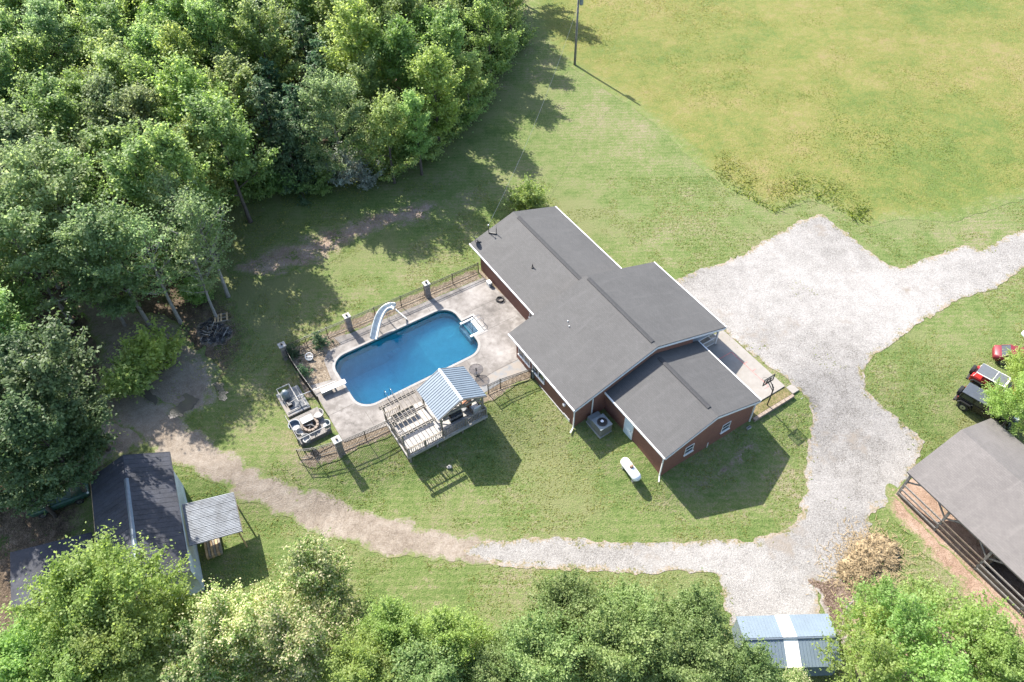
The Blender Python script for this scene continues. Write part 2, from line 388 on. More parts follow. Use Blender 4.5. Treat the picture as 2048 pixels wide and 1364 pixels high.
# ------------------------------------------------------------------ mesh helpers
ROOTS = {}
class MB:
    def __init__(s): s.v = []; s.f = []
    def add(s, vs, fs):
        o = len(s.v)
        s.v += [tuple(p) for p in vs]
        s.f += [tuple(i + o for i in f) for f in fs]
        return s
    def hexa(s, p):                                  # 8 corners: bottom ring then top ring
        return s.add(p, [(3, 2, 1, 0), (4, 5, 6, 7), (0, 1, 5, 4), (1, 2, 6, 5), (2, 3, 7, 6), (3, 0, 4, 7)])
    def box(s, c, sz, rz=0.0):
        c = Vector(c); a, b, h = sz[0] / 2, sz[1] / 2, sz[2] / 2
        q = Matrix.Rotation(rz, 3, 'Z')
        return s.hexa([c + q @ Vector(k) for k in ((-a, -b, -h), (a, -b, -h), (a, b, -h), (-a, b, -h), (-a, -b, h), (a, -b, h), (a, b, h), (-a, b, h))])
    def fbox(s, F, u0, u1, v0, v1, z0, z1):
        return s.hexa([F.p(*k) for k in ((u0, v0, z0), (u1, v0, z0), (u1, v1, z0), (u0, v1, z0), (u0, v0, z1), (u1, v0, z1), (u1, v1, z1), (u0, v1, z1))])
    def beam(s, a, b, w, h, upv=(0, 0, 1)):
        a = Vector(a); b = Vector(b); d = (b - a).normalized(); upv = Vector(upv)
        if abs(d.dot(upv)) > 0.98: upv = Vector((1, 0.3, 0))
        x = d.cross(upv).normalized(); y = x.cross(d).normalized()
        x = x * w / 2; y = y * h / 2
        return s.hexa([a - x - y, a + x - y, b + x - y, b - x - y, a - x + y, a + x + y, b + x + y, b - x + y])
    def loft(s, rings, cap=True):
        n = len(rings[0]); vs = [p for r in rings for p in r]; fs = []
        for k in range(len(rings) - 1):
            for i in range(n):
                j = (i + 1) % n
                fs.append((k * n + i, k * n + j, (k + 1) * n + j, (k + 1) * n + i))
        if cap: fs += [tuple(range(n))[::-1], tuple(range((len(rings) - 1) * n, len(rings) * n))]
        return s.add(vs, fs)
    def tube(s, P, rad, n=8, cap=True):
        P = [Vector(p) for p in P]
        if isinstance(rad, (int, float)): rad = [rad] * len(P)
        rings = []
        ref = Vector((0.31, 0.17, 0.93))
        for i, p in enumerate(P):
            d = (P[min(i + 1, len(P) - 1)] - P[max(i - 1, 0)]).normalized()
            if abs(d.dot(ref)) > 0.97: r = Vector((1, 0, 0))
            else: r = ref
            x = d.cross(r).normalized(); y = d.cross(x)
            rings.append([p + (x * math.cos(2 * math.pi * k / n) + y * math.sin(2 * math.pi * k / n)) * rad[i] for k in range(n)])
        return s.loft(rings, cap)
    def cyl(s, a, b, r, n=16): return s.tube([a, b], r, n)
    def ring(s, c, r0, r1, z0, z1, n=24):            # flat-topped annulus
        c = Vector(c); rings = []
        for (r, z) in ((r1, z0), (r1, z1), (r0, z1), (r0, z0)):
            rings.append([c + Vector((r * math.cos(2 * math.pi * k / n), r * math.sin(2 * math.pi * k / n), z)) for k in range(n)])
        return s.loft(rings + [rings[0]], False)
    def torus(s, c, R_, r, n=24, m=6, q=None):
        c = Vector(c); q = q or Matrix.Identity(3); rings = []
        for i in range(n + 1):
            a = 2 * math.pi * i / n
            rings.append([c + q @ Vector(((R_ + r * math.cos(2 * math.pi * k / m)) * math.cos(a), (R_ + r * math.cos(2 * math.pi * k / m)) * math.sin(a), r * math.sin(2 * math.pi * k / m))) for k in range(m)])
        return s.loft(rings, False)
    def ball(s, c, r, n=10, m=6, jit=0.0, rg=rnd):
        c = Vector(c); r = r if isinstance(r, tuple) else (r, r, r); rings = []
        for i in range(m + 1):
            t = math.pi * (i + 0.02) / (m + 0.04)
            rings.append([c + Vector((r[0] * math.sin(t) * math.cos(2 * math.pi * k / n), r[1] * math.sin(t) * math.sin(2 * math.pi * k / n), -r[2] * math.cos(t))) * (1 + jit * (rg.random() - .5)) if not jit else
                          c + Vector((r[0] * math.sin(t) * math.cos(2 * math.pi * k / n), r[1] * math.sin(t) * math.sin(2 * math.pi * k / n), -r[2] * math.cos(t))) * (1 + jit * (rg.random() - .5)) for k in range(n)])
        return s.loft(rings)
    def build(s, name, mat, parent=None, smooth=False, bevel=0.0, **props):
        me = bpy.data.meshes.new(name)
        vs = s.v
        if parent is not None:
            inv = ROOTS.get(parent.name)
            if inv is not None: vs = [tuple(inv @ Vector(p)) for p in vs]
        me.from_pydata(vs, [], s.f)
        me.materials.append(mat)
        if smooth: me.polygons.foreach_set('use_smooth', [True] * len(me.polygons))
        o = bpy.data.objects.new(name, me)
        COL.objects.link(o)
        if parent is not None:
            o.parent = parent
            ROOTS[o.name] = ROOTS.get(parent.name)
        if bevel:
            b = o.modifiers.new('bevel', 'BEVEL'); b.width = bevel; b.segments = 2; b.limit_method = 'ANGLE'
        for k, q in props.items(): o[k] = q
        return o
class Fr:
    def __init__(s, o, az): s.o = Vector(o); s.az = az; s.u = Vector((math.cos(az), math.sin(az), 0)); s.v = Vector((-math.sin(az), math.cos(az), 0))
    def p(s, u, v, z): return s.o + s.u * u + s.v * v + Vector((0, 0, z))
def tag(o, label, cat, group=None):
    o['label'] = label; o['category'] = cat
    if group: o['group'] = group
    return o
def thing(name, label, cat, loc, rz=0.0, group=None):
    o = bpy.data.objects.new(name, None)
    COL.objects.link(o)
    o.empty_display_size = 0.3
    o.location = loc
    o.rotation_euler = (0, 0, rz)
    ROOTS[o.name] = (Matrix.Translation(Vector(loc)) @ Matrix.Rotation(rz, 4, 'Z')).inverted()
    return tag(o, label, cat, group)
def copy_thing(src, loc, rz=0.0, scale=1.0, label=None, group=None, cat=None):
    r = src.copy(); COL.objects.link(r)
    r.location = loc; r.rotation_euler = (0, 0, rz)
    r.scale = scale if isinstance(scale, tuple) else (scale,) * 3
    if label: r['label'] = label
    if group: r['group'] = group
    if cat: r['category'] = cat
    for ch in src.children:
        c = ch.copy(); COL.objects.link(c); c.parent = r
        for g in ch.children:
            d = g.copy(); COL.objects.link(d); d.parent = c
    return r
def uv_quads(name, quads, uvs, mat, parent=None, **props):
    """faces given as corner lists with texture coordinates in metres"""
    vs = []; fs = []; uu = []
    for q, w in zip(quads, uvs):
        fs.append(tuple(range(len(vs), len(vs) + len(q)))); vs += [Vector(p) for p in q]; uu += w
    mb = MB(); mb.v = vs; mb.f = fs
    o = mb.build(name, mat, parent, **props)
    uvl = o.data.uv_layers.new(name='UVMap')
    for i, w in enumerate(uu): uvl.data[i].uv = w
    return o

# ------------------------------------------------------------------ ground sheets
def seg_sd(px, py, poly):
    """signed distance to a polygon (positive inside)"""
    d = np.full(px.shape, 1e9); inside = np.zeros(px.shape, bool)
    n = len(poly)
    for i in range(n):
        ax, ay = poly[i]; bx, by = poly[(i + 1) % n]
        ex, ey = bx - ax, by - ay
        t = np.clip(((px - ax) * ex + (py - ay) * ey) / (ex * ex + ey * ey + 1e-12), 0, 1)
        d = np.minimum(d, np.hypot(px - ax - t * ex, py - ay - t * ey))
        c = (ay > py) != (by > py)
        with np.errstate(divide='ignore', invalid='ignore'):
            xx = (bx - ax) * (py - ay) / (by - ay + 1e-12) + ax
        inside ^= c & (px < xx)
    return np.where(inside, d, -d)
SHEETS = {}
def sheet(name, poly, mat, off, cell=0.25, wob=(0.5, 2.2, 0.22, 0.6), ew=1.2, minus=None, seed=1, relief=None, grow=0.0):
    """ground cover draped over the terrain with a ragged outline (marching squares)"""
    xs = [p[0] for p in poly]; ys = [p[1] for p in poly]
    x0 = math.floor((min(xs) - 1) / cell) * cell; y0 = math.floor((min(ys) - 1) / cell) * cell
    ax = np.arange(x0, max(xs) + 1, cell); ay = np.arange(y0, max(ys) + 1, cell)
    X, Y = np.meshgrid(ax, ay, indexing='ij')
    F = seg_sd(X, Y, poly)
    if minus is not None: F = np.minimum(F, -seg_sd(X, Y, minus))
    F = F + grow + wob[0] * (vnoise(X, Y, wob[1], seed) - .5) * 2 + wob[2] * (vnoise(X, Y, wob[3], seed + 50) - .5) * 2
    Z = T(X, Y) + off
    if relief is not None: Z = Z + relief(X, Y) * np.clip(F / 0.6, 0, 1)
    E = np.clip(F / ew, 0, 1)
    nx, ny = X.shape
    vs = list(zip(X.ravel().tolist(), Y.ravel().tolist(), Z.ravel().tolist()))
    ev = E.ravel().tolist()
    In = F > 0
    cnt = In[:-1, :-1].astype(int) + In[1:, :-1] + In[1:, 1:] + In[:-1, 1:]
    I, J = np.nonzero(cnt == 4)
    k = I * ny + J
    faces = np.stack([k, k + ny, k + ny + 1, k + 1], 1).tolist()
    cache = {}
    Fl = F.ravel()
    def cut(a, b):
        key = (a, b) if a < b else (b, a)
        if key not in cache:
            t = Fl[a] / (Fl[a] - Fl[b]); pa, pb = vs[a], vs[b]
            vs.append(tuple(pa[q] + (pb[q] - pa[q]) * t for q in range(3))); ev.append(0.0)
            cache[key] = len(vs) - 1
        return cache[key]
    for i, j in zip(*np.nonzero((cnt > 0) & (cnt < 4))):
        q = [i * ny + j, (i + 1) * ny + j, (i + 1) * ny + j + 1, i * ny + j + 1]
        out = []
        for a in range(4):
            p, r = q[a], q[(a + 1) % 4]
            if Fl[p] > 0: out.append(p)
            if (Fl[p] > 0) != (Fl[r] > 0): out.append(cut(p, r))
        if len(out) >= 3: faces.append(out)
    used = sorted({i for f in faces for i in f})
    mp = {o: n for n, o in enumerate(used)}
    me = bpy.data.meshes.new(name)
    me.from_pydata([vs[i] for i in used], [], [[mp[i] for i in f] for f in faces])
    a = me.attributes.new('edge', 'FLOAT', 'POINT')
    a.data.foreach_set('value', [ev[i] for i in used])
    me.materials.append(mat)
    me.polygons.foreach_set('use_smooth', [True] * len(me.polygons))
    o = bpy.data.objects.new(name, me); COL.objects.link(o)
    o['kind'] = 'structure'
    SHEETS[name] = poly
    return o

HF = Fr((11.5313, 32.1587, 0), R(-58.2))             # house frame: u along the ridge towards the viewer, v across it
PU0, PU1, PV0, PV1 = -25.15, -18.65, -17.25, -4.95   # pool outline in that frame
def rrect(u0, u1, v0, v1, r, n=8):
    out = []
    for cu, cv, a0 in ((u1 - r, v1 - r, 0), (u0 + r, v1 - r, 90), (u0 + r, v0 + r, 180), (u1 - r, v0 + r, 270)):
        for k in range(n + 1):
            a = R(a0 + 90 * k / n); out.append((cu + r * math.cos(a), cv + r * math.sin(a)))
    return out
POOL = rrect(PU0, PU1, PV0, PV1, 1.5)
POOL_W = [tuple(HF.p(a, b, 0)[:2]) for a, b in POOL]

# the ground itself, one sheet that runs past the horizon of the picture
ex = np.concatenate([[-900, -500, -300, -180, -110, -80], gx, [90, 120, 180, 300, 500, 900]])
ey = np.concatenate([[-700, -300, -120, -50, -15], gy, [150, 180, 240, 400, 700, 1200]])
X, Y = np.meshgrid(ex, ey, indexing='ij')
Z = T(X, Y).copy()
Z[seg_sd(X, Y, [tuple(HF.p(a, b, 0)[:2]) for a, b in rrect(PU0 - .6, PU1 + .6, PV0 - .6, PV1 + 1.8, 1.6)]) > 0] = -4.0   # dug out for the pool
ny = len(ey)
I, J = np.meshgrid(np.arange(len(ex) - 1), np.arange(ny - 1), indexing='ij')
k = (I * ny + J).ravel()
me = bpy.data.meshes.new('ground')
me.from_pydata(np.stack([X.ravel(), Y.ravel(), Z.ravel()], 1).tolist(), [], np.stack([k, k + ny, k + ny + 1, k + 1], 1).tolist())
me.materials.append(M['lawn'])
me.polygons.foreach_set('use_smooth', [True] * len(me.polygons))
ground = bpy.data.objects.new('ground', me); COL.objects.link(ground)
ground['kind'] = 'structure'

FIELD = pts([(1040, -60), (1075, 60), (1110, 110), (1185, 165), (1265, 215), (1340, 275), (1400, 335), (1455, 380), (1550, 430), (1622, 398), (1690, 432), (1735, 455), (1800, 440), (1900, 445), (2048, 400), (2300, 330), (2300, -60)])
sheet('field', FIELD, M['field'], 0.012, cell=0.5, wob=(0.12, 3, 0.25, 0.6), ew=2.2, seed=4,
      relief=lambda x, y: 0.03 * vnoise(x, y, 1.6, 21) + 0.06 * vnoise(x, y, 5.0, 22))
FOREST = [(3.5, 150), (3, 104), (-0.8, 93), (-5.5, 82), (-12, 72.5), (-19, 69.8), (-27, 68.4), (-31, 66), (-33, 60), (-31, 55), (-26, 51), (-24, 46), (-25.5, 41), (-27, 37.5), (-31, 35), (-33, 30), (-34, 20), (-36, 8), (-90, 8), (-95, 150)]
sheet('woodland_floor', FOREST, M['floor'], 0.012, cell=0.5, wob=(1.2, 4, 0.5, 1.0), ew=3, seed=7)
sheet('bare_soil', pts([(455, 540), (520, 500), (600, 470), (690, 435), (800, 400), (870, 408), (862, 445), (780, 465), (690, 505), (610, 540), (530, 560)]), M['soil'], 0.016, wob=(0.7, 3, 0.4, 0.8), ew=1.6, seed=9)
sheet('dirt_track', pts([(985, 1090), (900, 1068), (800, 1052), (720, 1030), (640, 998), (560, 968), (490, 940), (440, 905), (400, 872), (352, 832), (290, 795), (230, 760), (190, 775), (235, 835), (290, 872), (320, 905), (390, 935), (450, 968), (540, 1010), (620, 1048), (700, 1078), (790, 1102), (880, 1120), (985, 1125)]),
      M['dirt'], 0.020, wob=(0.4, 2.5, 0.3, 0.7), ew=.8, seed=11, grow=.45)
sheet('bare_clearing', pts([(165, 590), (240, 595), (330, 640), (395, 700), (430, 745), (420, 800), (360, 850), (310, 890), (200, 930), (140, 965), (110, 950), (190, 860), (230, 780), (190, 700), (150, 640)]), M['dirt'], 0.016, wob=(0.9, 2.5, 0.5, 0.7), ew=2.0, seed=12)
GRAVEL = pts([(1330, 560), (1365, 558), (1400, 540), (1480, 512), (1520, 488), (1575, 458), (1610, 437), (1645, 429), (1680, 455), (1722, 492), (1770, 526), (1802, 538), (1850, 518), (1900, 499), (1930, 490), (1962, 502), (2000, 480), (2048, 461), (2250, 380),
              (2250, 470), (2048, 536), (1990, 576), (1920, 598), (1840, 642), (1800, 672), (1742, 715), (1727, 745), (1732, 782), (1772, 818), (1850, 880), (1835, 930), (1805, 992), (1748, 1025), (1742, 1060), (1800, 1105), (1770, 1150), (1700, 1150), (1622, 1162), (1642, 1222), (1665, 1250),
              (1462, 1250), (1446, 1190), (1434, 1147), (1380, 1142), (1280, 1147), (1150, 1140), (1050, 1136), (965, 1126), (925, 1100), (960, 1080), (1100, 1078), (1300, 1086), (1420, 1083), (1500, 1079), (1572, 1060), (1602, 1020), (1613, 960), (1617, 880), (1622, 810), (1590, 772), (1540, 735), (1480, 690), (1400, 610)])
sheet('gravel_driveway', GRAVEL, M['gravel'], 0.026, wob=(0.16, 1.3, 0.22, 0.4), ew=1.1, seed=13)
sheet('clay_strip', pts([(1780, 975), (1815, 985), (1900, 1070), (2048, 1215), (2120, 1290), (2080, 1330), (1960, 1215), (1850, 1105), (1775, 1015)]), M['redsoil'], 0.032, wob=(0.35, 2, 0.25, 0.6), ew=1.0, seed=15)
sheet('clay_patch', pts([(1690, 1190), (1790, 1170), (1900, 1210), (1990, 1270), (2000, 1360), (1850, 1400), (1720, 1380), (1660, 1290)]), M['redsoil'], 0.032, wob=(0.9, 2, 0.5, 0.6), ew=2.2, seed=16)
sheet('mulch_patch', pts([(1620, 1158), (1700, 1150), (1712, 1180), (1690, 1240), (1700, 1290), (1675, 1290), (1650, 1232), (1640, 1200)]), M['chips'], 0.038, wob=(0.3, 1.5, 0.2, 0.5), ew=0.6, seed=17)
sheet('mulch_border', pts([(595, 925), (615, 905), (680, 880), (740, 850), (800, 832), (812, 850), (775, 872), (720, 895), (680, 920), (625, 935)]), M['mulch'], 0.05, wob=(0.2, 1.5, 0.12, 0.4), ew=0.5, seed=18)
sheet('mulch_border', pts([(965, 770), (1010, 745), (1062, 728), (1075, 752), (1040, 765), (985, 800), (965, 805)]), M['mulch'], 0.05, wob=(0.2, 1.5, 0.12, 0.4), ew=0.5, seed=19)
sheet('mulch_border', pts([(640, 672), (700, 640), (955, 536), (968, 556), (700, 668), (650, 690)]), M['mulch'], 0.04, wob=(0.1, 1.5, 0.1, 0.4), ew=0.5, seed=20)
sheet('planting_bed', pts([(570, 705), (640, 670), (692, 655), (700, 690), (665, 716), (672, 758), (632, 782), (636, 800), (612, 796), (600, 765)]), M['mulch'], 0.055, wob=(0.15, 1.5, 0.1, 0.4), ew=0.4, seed=21)
sheet('wall_border', pts([(950, 535), (975, 548), (1072, 640), (1062, 655), (965, 565)]), M['mulch'], 0.055, wob=(0.1, 1.5, 0.1, 0.4), ew=0.4, seed=22)
sheet('burnt_ground', pts([(395, 655), (420, 638), (460, 645), (470, 670), (445, 690), (400, 690)]), M['ash'], 0.03, wob=(0.4, 1.2, 0.25, 0.4), ew=0.6, seed=23)
for i, pl in enumerate(([(1100, 540 + 325), (1130, 880), (1160, 895), (1130, 880)], [(1290, 935), (1330, 960), (1360, 990), (1335, 985)], [(1470, 890), (1510, 870), (1530, 900), (1470, 940), (1440, 945)])):
    if i: sheet('bare_spot', pts(pl), M['soil'], 0.016, wob=(0.4, 1.5, 0.3, 0.5), ew=0.9, seed=30 + i)

# ------------------------------------------------------------------ pool deck, patio
def slab(name, outer, z0, z1, mat, holes=(), **props):
    loops = [[Vector((a, b, 0)) for a, b in outer]] + [[Vector((a, b, 0)) for a, b in h] for h in holes]
    flat = [p for l in loops for p in l]
    tris = tessellate_polygon(loops)
    mb = MB(); n = len(flat)
    mb.v = [(p.x, p.y, z1) for p in flat] + [(p.x, p.y, z0) for p in flat]
    for t in tris:
        a, b, c = (flat[i] for i in t)
        t = tuple(t) if (b - a).cross(c - a).z > 0 else tuple(t)[::-1]
        mb.f.append(t)
    k = 0
    for l in loops:
        m = len(l)
        for i in range(m):
            j = (i + 1) % m
            mb.f.append((k + i, k + j, n + k + j, n + k + i))
        k += m
    return mb.build(name, mat, **props)
def hw(L): return [tuple(HF.p(a, b, 0)[:2]) for a, b in L]
STEP_HOLE = [(-22.75, -5.02), (-22.75, -3.75), (-20.55, -3.75), (-20.55, -5.02)]
pool_hole = []
for a, b in rrect(PU0, PU1, PV0, PV1, 1.5):
    pool_hole.append((a, b))
# open the outline towards the step recess on the house side
ph = []
done = False
for i, (a, b) in enumerate(pool_hole):
    ph.append((a, b))
    nxt = pool_hole[(i + 1) % len(pool_hole)]
    if not done and b > PV1 - 0.02 and nxt[1] > PV1 - 0.02 and abs(nxt[0] - a) > 2:
        ph += [(-20.55, PV1), (-20.55, -3.75), (-22.75, -3.75), (-22.75, PV1)]; done = True
DECK_Z = 0.085
deck_out = pts([(968, 556), (1062, 643), (1060, 668), (1042, 690), (1036, 720), (990, 743), (950, 768), (860, 812), (800, 842), (688, 886), (640, 803), (622, 772), (663, 760), (648, 722), (656, 703), (682, 690), (668, 676), (700, 668)])
slab('pool_deck', deck_out, -0.3, DECK_Z, M['deck'], [hw(ph)], kind='structure')
slab('paved_slab', pts([(1034, 712), (1070, 737), (1000, 767), (958, 793), (938, 770)]), -0.3, 0.07, M['slab'], kind='structure')
cop_in = hw(ph)
def offset_loop(L, d):
    out = []
    n = len(L)
    for i in range(n):
        p0, p1, p2 = Vector(L[i - 1]), Vector(L[i]), Vector(L[(i + 1) % n])
        n1 = Vector((-(p1 - p0).y, (p1 - p0).x)); n2 = Vector((-(p2 - p1).y, (p2 - p1).x))
        if n1.length: n1.normalize()
        if n2.length: n2.normalize()
        m = (n1 + n2)
        m = m.normalized() if m.length > 1e-6 else n1
        out.append(tuple(p1 + m * d / max(0.5, m.dot(n1))))
    return out
def area(L): return sum(L[i - 1][0] * L[i][1] - L[i][0] * L[i - 1][1] for i in range(len(L)))
sg = -1 if area(cop_in) > 0 else 1
# ------------------------------------------------------------------ swimming pool
pool = thing('swimming_pool', 'blue swimming pool with rounded corners set in the concrete deck', 'pool', HF.p(-22, -11, 0))
m = MB()
l0 = offset_loop(POOL_W, -sg * 0.0); 
cin = offset_loop(cop_in, -sg * 0.015); cout = offset_loop(cop_in, sg * 0.22)
n = len(cin)
m.loft([[(a, b, DECK_Z - .06) for a, b in cout], [(a, b, DECK_Z + .015) for a, b in cout], [(a, b, DECK_Z + .015) for a, b in cin], [(a, b, DECK_Z - .12) for a, b in cin]], False)
m.build('coping', M['coping'], pool)
# basin: walls and a floor that falls to the deep end under the diving board
def liner_mat():
    mm, nt, b = new_mat('blue_pool_liner')
    f = noise_sum(nt, coords(nt), [(1.5, 0.8, 4), (9, 0.5, 2)])
    nt.links.new(ramp(nt, f, [(0.3, (0.14, 0.55, 0.58)), (0.7, (0.19, 0.66, 0.68))]), b.inputs['Base Color'])
    b.inputs['Roughness'].default_value = 0.6
    return mm
M['liner'] = liner_mat()
def floor_z(v): return float(np.interp(v, [-17.3, -16.2, -12.5, -9.2, -4.9], [-1.7, -2.5, -2.5, -1.3, -1.0]))
NU, NV = 14, 26
m = MB(); vs = []
for i in range(NU + 1):
    for j in range(NV + 1):
        a = PU0 + (PU1 - PU0) * i / NU; b = PV0 + (PV1 - PV0) * j / NV
        e = min(i, NU - i) / 2.0
        vs.append(HF.p(a, b, max(floor_z(b), -1.0 - e * 1.6)))
fs = [(i * (NV + 1) + j, (i + 1) * (NV + 1) + j, (i + 1) * (NV + 1) + j + 1, i * (NV + 1) + j + 1) for i in range(NU) for j in range(NV)]
m.add(vs, fs)
wl = [(a, b) for a, b in POOL]
m.loft([[HF.p(a, b, -3.2) for a, b in wl], [HF.p(a, b, DECK_Z - .1) for a, b in wl]], False)
m.build('basin', M['liner'], pool)
def water_mat():
    mm, nt, b = new_mat('pool_water')
    nt.nodes.remove(b)
    tr = N(nt, 'ShaderNodeBsdfTransparent'); tr.inputs[0].default_value = (0.74, 0.93, 1.0, 1)
    gl = N(nt, 'ShaderNodeBsdfGlossy'); gl.inputs['Roughness'].default_value = 0.06
    fr = N(nt, 'ShaderNodeFresnel'); fr.inputs['IOR'].default_value = 1.33
    f = noise_sum(nt, coords(nt), [(1.2, 0.5, 3), (5, 0.5, 2)])
    bp = N(nt, 'ShaderNodeBump', i_Strength=0.05, i_Distance=0.05)
    nt.links.new(f, bp.inputs['Height'])
    nt.links.new(bp.outputs[0], gl.inputs['Normal']); nt.links.new(bp.outputs[0], fr.inputs['Normal'])
    mx = N(nt, 'ShaderNodeMixShader')
    nt.links.new(fr.outputs[0], mx.inputs[0]); nt.links.new(tr.outputs[0], mx.inputs[1]); nt.links.new(gl.outputs[0], mx.inputs[2])
    nt.links.new(mx.outputs[0], nt.nodes['Material Output'].inputs[0])
    va = N(nt, 'ShaderNodeVolumeAbsorption'); va.inputs['Color'].default_value = (0.03, 0.76, 0.90, 1); va.inputs['Density'].default_value = 0.29
    nt.links.new(va.outputs[0], nt.nodes['Material Output'].inputs[1])
    return mm
M['water'] = water_mat()
wl = [tuple(p) for p in offset_loop(cop_in, -sg * 0.002)]
WZ = -0.14
m = MB()
flat = [Vector((a, b, 0)) for a, b in wl]
tr = tessellate_polygon([flat]); n = len(flat)
m.v = [(p.x, p.y, WZ) for p in flat] + [(p.x, p.y, -3.6) for p in flat]
for t in tr:
    a, b, c = (flat[i] for i in t)
    t = tuple(t) if (b - a).cross(c - a).z > 0 else tuple(t)[::-1]
    m.f.append(t); m.f.append(tuple(i + n for i in t[::-1]))
for i in range(n):
    j = (i + 1) % n
    m.f.append((i, i + n, j + n, j) if area(wl) < 0 else (j, j + n, i + n, i))
m.build('water', M['water'], pool)
# white moulded steps in their recess at the shallow end
st = MB()
for kx, (v0, v1, zt) in enumerate(((-5.30, -4.95, -0.42), (-4.95, -4.60, -0.27), (-4.60, -4.20, -0.17), (-4.20, -3.76, -0.05))):
    st.fbox(HF, -22.74, -20.56, v0, v1, -1.1, zt)
st.fbox(HF, -22.70, -22.45, -5.2, -3.8, -1.1, 0.02)
st.fbox(HF, -20.85, -20.60, -5.2, -3.8, -1.1, 0.02)
st.build('pool_steps', M['fiberglass'], pool, bevel=0.03)
hr = MB()
for uo in (-21.9, -21.45):
    hr.tube([HF.p(uo, -4.55, -0.3), HF.p(uo, -4.5, 0.75), HF.p(uo, -4.3, 0.88), HF.p(uo, -3.6, 0.85), HF.p(uo, -3.35, 0.7), HF.p(uo, -3.35, 0.05)], 0.022, 8)
hr.build('handrail', M['steel'], pool, smooth=True)
ld = MB()
for q in ((776, 799), (787, 794)):
    b_ = at(*q, DECK_Z)
    d_ = -HF.u
    ld.tube([b_, b_ + Vector((0, 0, .65)), b_ + d_ * .15 + Vector((0, 0, .8)), b_ + d_ * .5 + Vector((0, 0, .72)), b_ + d_ * .62 + Vector((0, 0, .3)), b_ + d_ * .64 + Vector((0, 0, -.8))], 0.022, 8)
ld.build('ladder_rail', M['steel'], pool, smooth=True)
# expansion joints scored in the deck
jm = MB()
for a, b in (((-27.0, -9.9), (-25.5, -9.9)), ((-27.0, -6.8), (-25.5, -6.8)), ((-27.0, -12.9), (-25.5, -12.9)), ((-23.4, -3.6), (-23.4, -0.2)), ((-20.5, -3.6), (-20.5, -0.4)), ((-18.3, -7.0), (-16.4, -7.0)), ((-18.3, -17.0), (-16.6, -17.0)), ((-26.2, -14.6), (-26.2, -3.0)), ((-19.6, -17.6), (-19.6, -19.9))):
    p, q = HF.p(*a, DECK_Z + .003), HF.p(*b, DECK_Z + .003)
    jm.beam(p, q, 0.035, 0.004)
jm.build('deck_joint', M['joint'], None, kind='structure')

# concrete patio beside the porch, with a chalk court on it
patio_poly = [(-8.6, 9.6), (-8.6, 14.6), (-0.85, 14.6), (-0.85, 9.6)]
slab('patio', hw(patio_poly), -0.8, 0.03, M['patio'], kind='structure')
cm = MB()
for a, b in (((-6.2, 11.2), (-6.2, 13.4)), ((-6.2, 13.4), (-1.6, 13.4)), ((-3.6, 13.4), (-3.6, 13.8)), ((-1.6, 13.4), (-1.6, 12.9)), ((-4.6, 13.45), (-4.6, 13.8))):
    cm.beam(HF.p(*a, 0.036), HF.p(*b, 0.036), 0.06, 0.005)
cm.build('court_line', M['redline'], None, kind='structure')

# ------------------------------------------------------------------ the house
house = thing('brick_house', 'long red brick house with stepped charcoal shingle gable roofs beside the pool', 'house', HF.p(-14, 5, 0))
def gable_wall(u0, u1, v0, v1, zb, vr, zr, slope, name='wall'):
    zt = lambda v: zr - slope * abs(v - vr) - 0.13
    prof = [(v0, zb), (v1, zb), (v1, zt(v1)), (vr, zt(vr)), (v0, zt(v0))]
    q, w = [], []
    for u, s in ((u0, 1), (u1, 1)):
        pr = prof if u == u1 else prof[::-1]
        q.append([HF.p(u, a, b) for a, b in pr]); w.append([(a, b) for a, b in pr])
    for (a, b), (c, d) in ((prof[4], prof[0]), (prof[1], prof[2])):
        q.append([HF.p(u0, a, b), HF.p(u0, c, d), HF.p(u1, c, d), HF.p(u1, a, b)]); w.append([(u0, b), (u0, d), (u1, d), (u1, b)])
    return uv_quads(name, q, w, M['brick'], house)
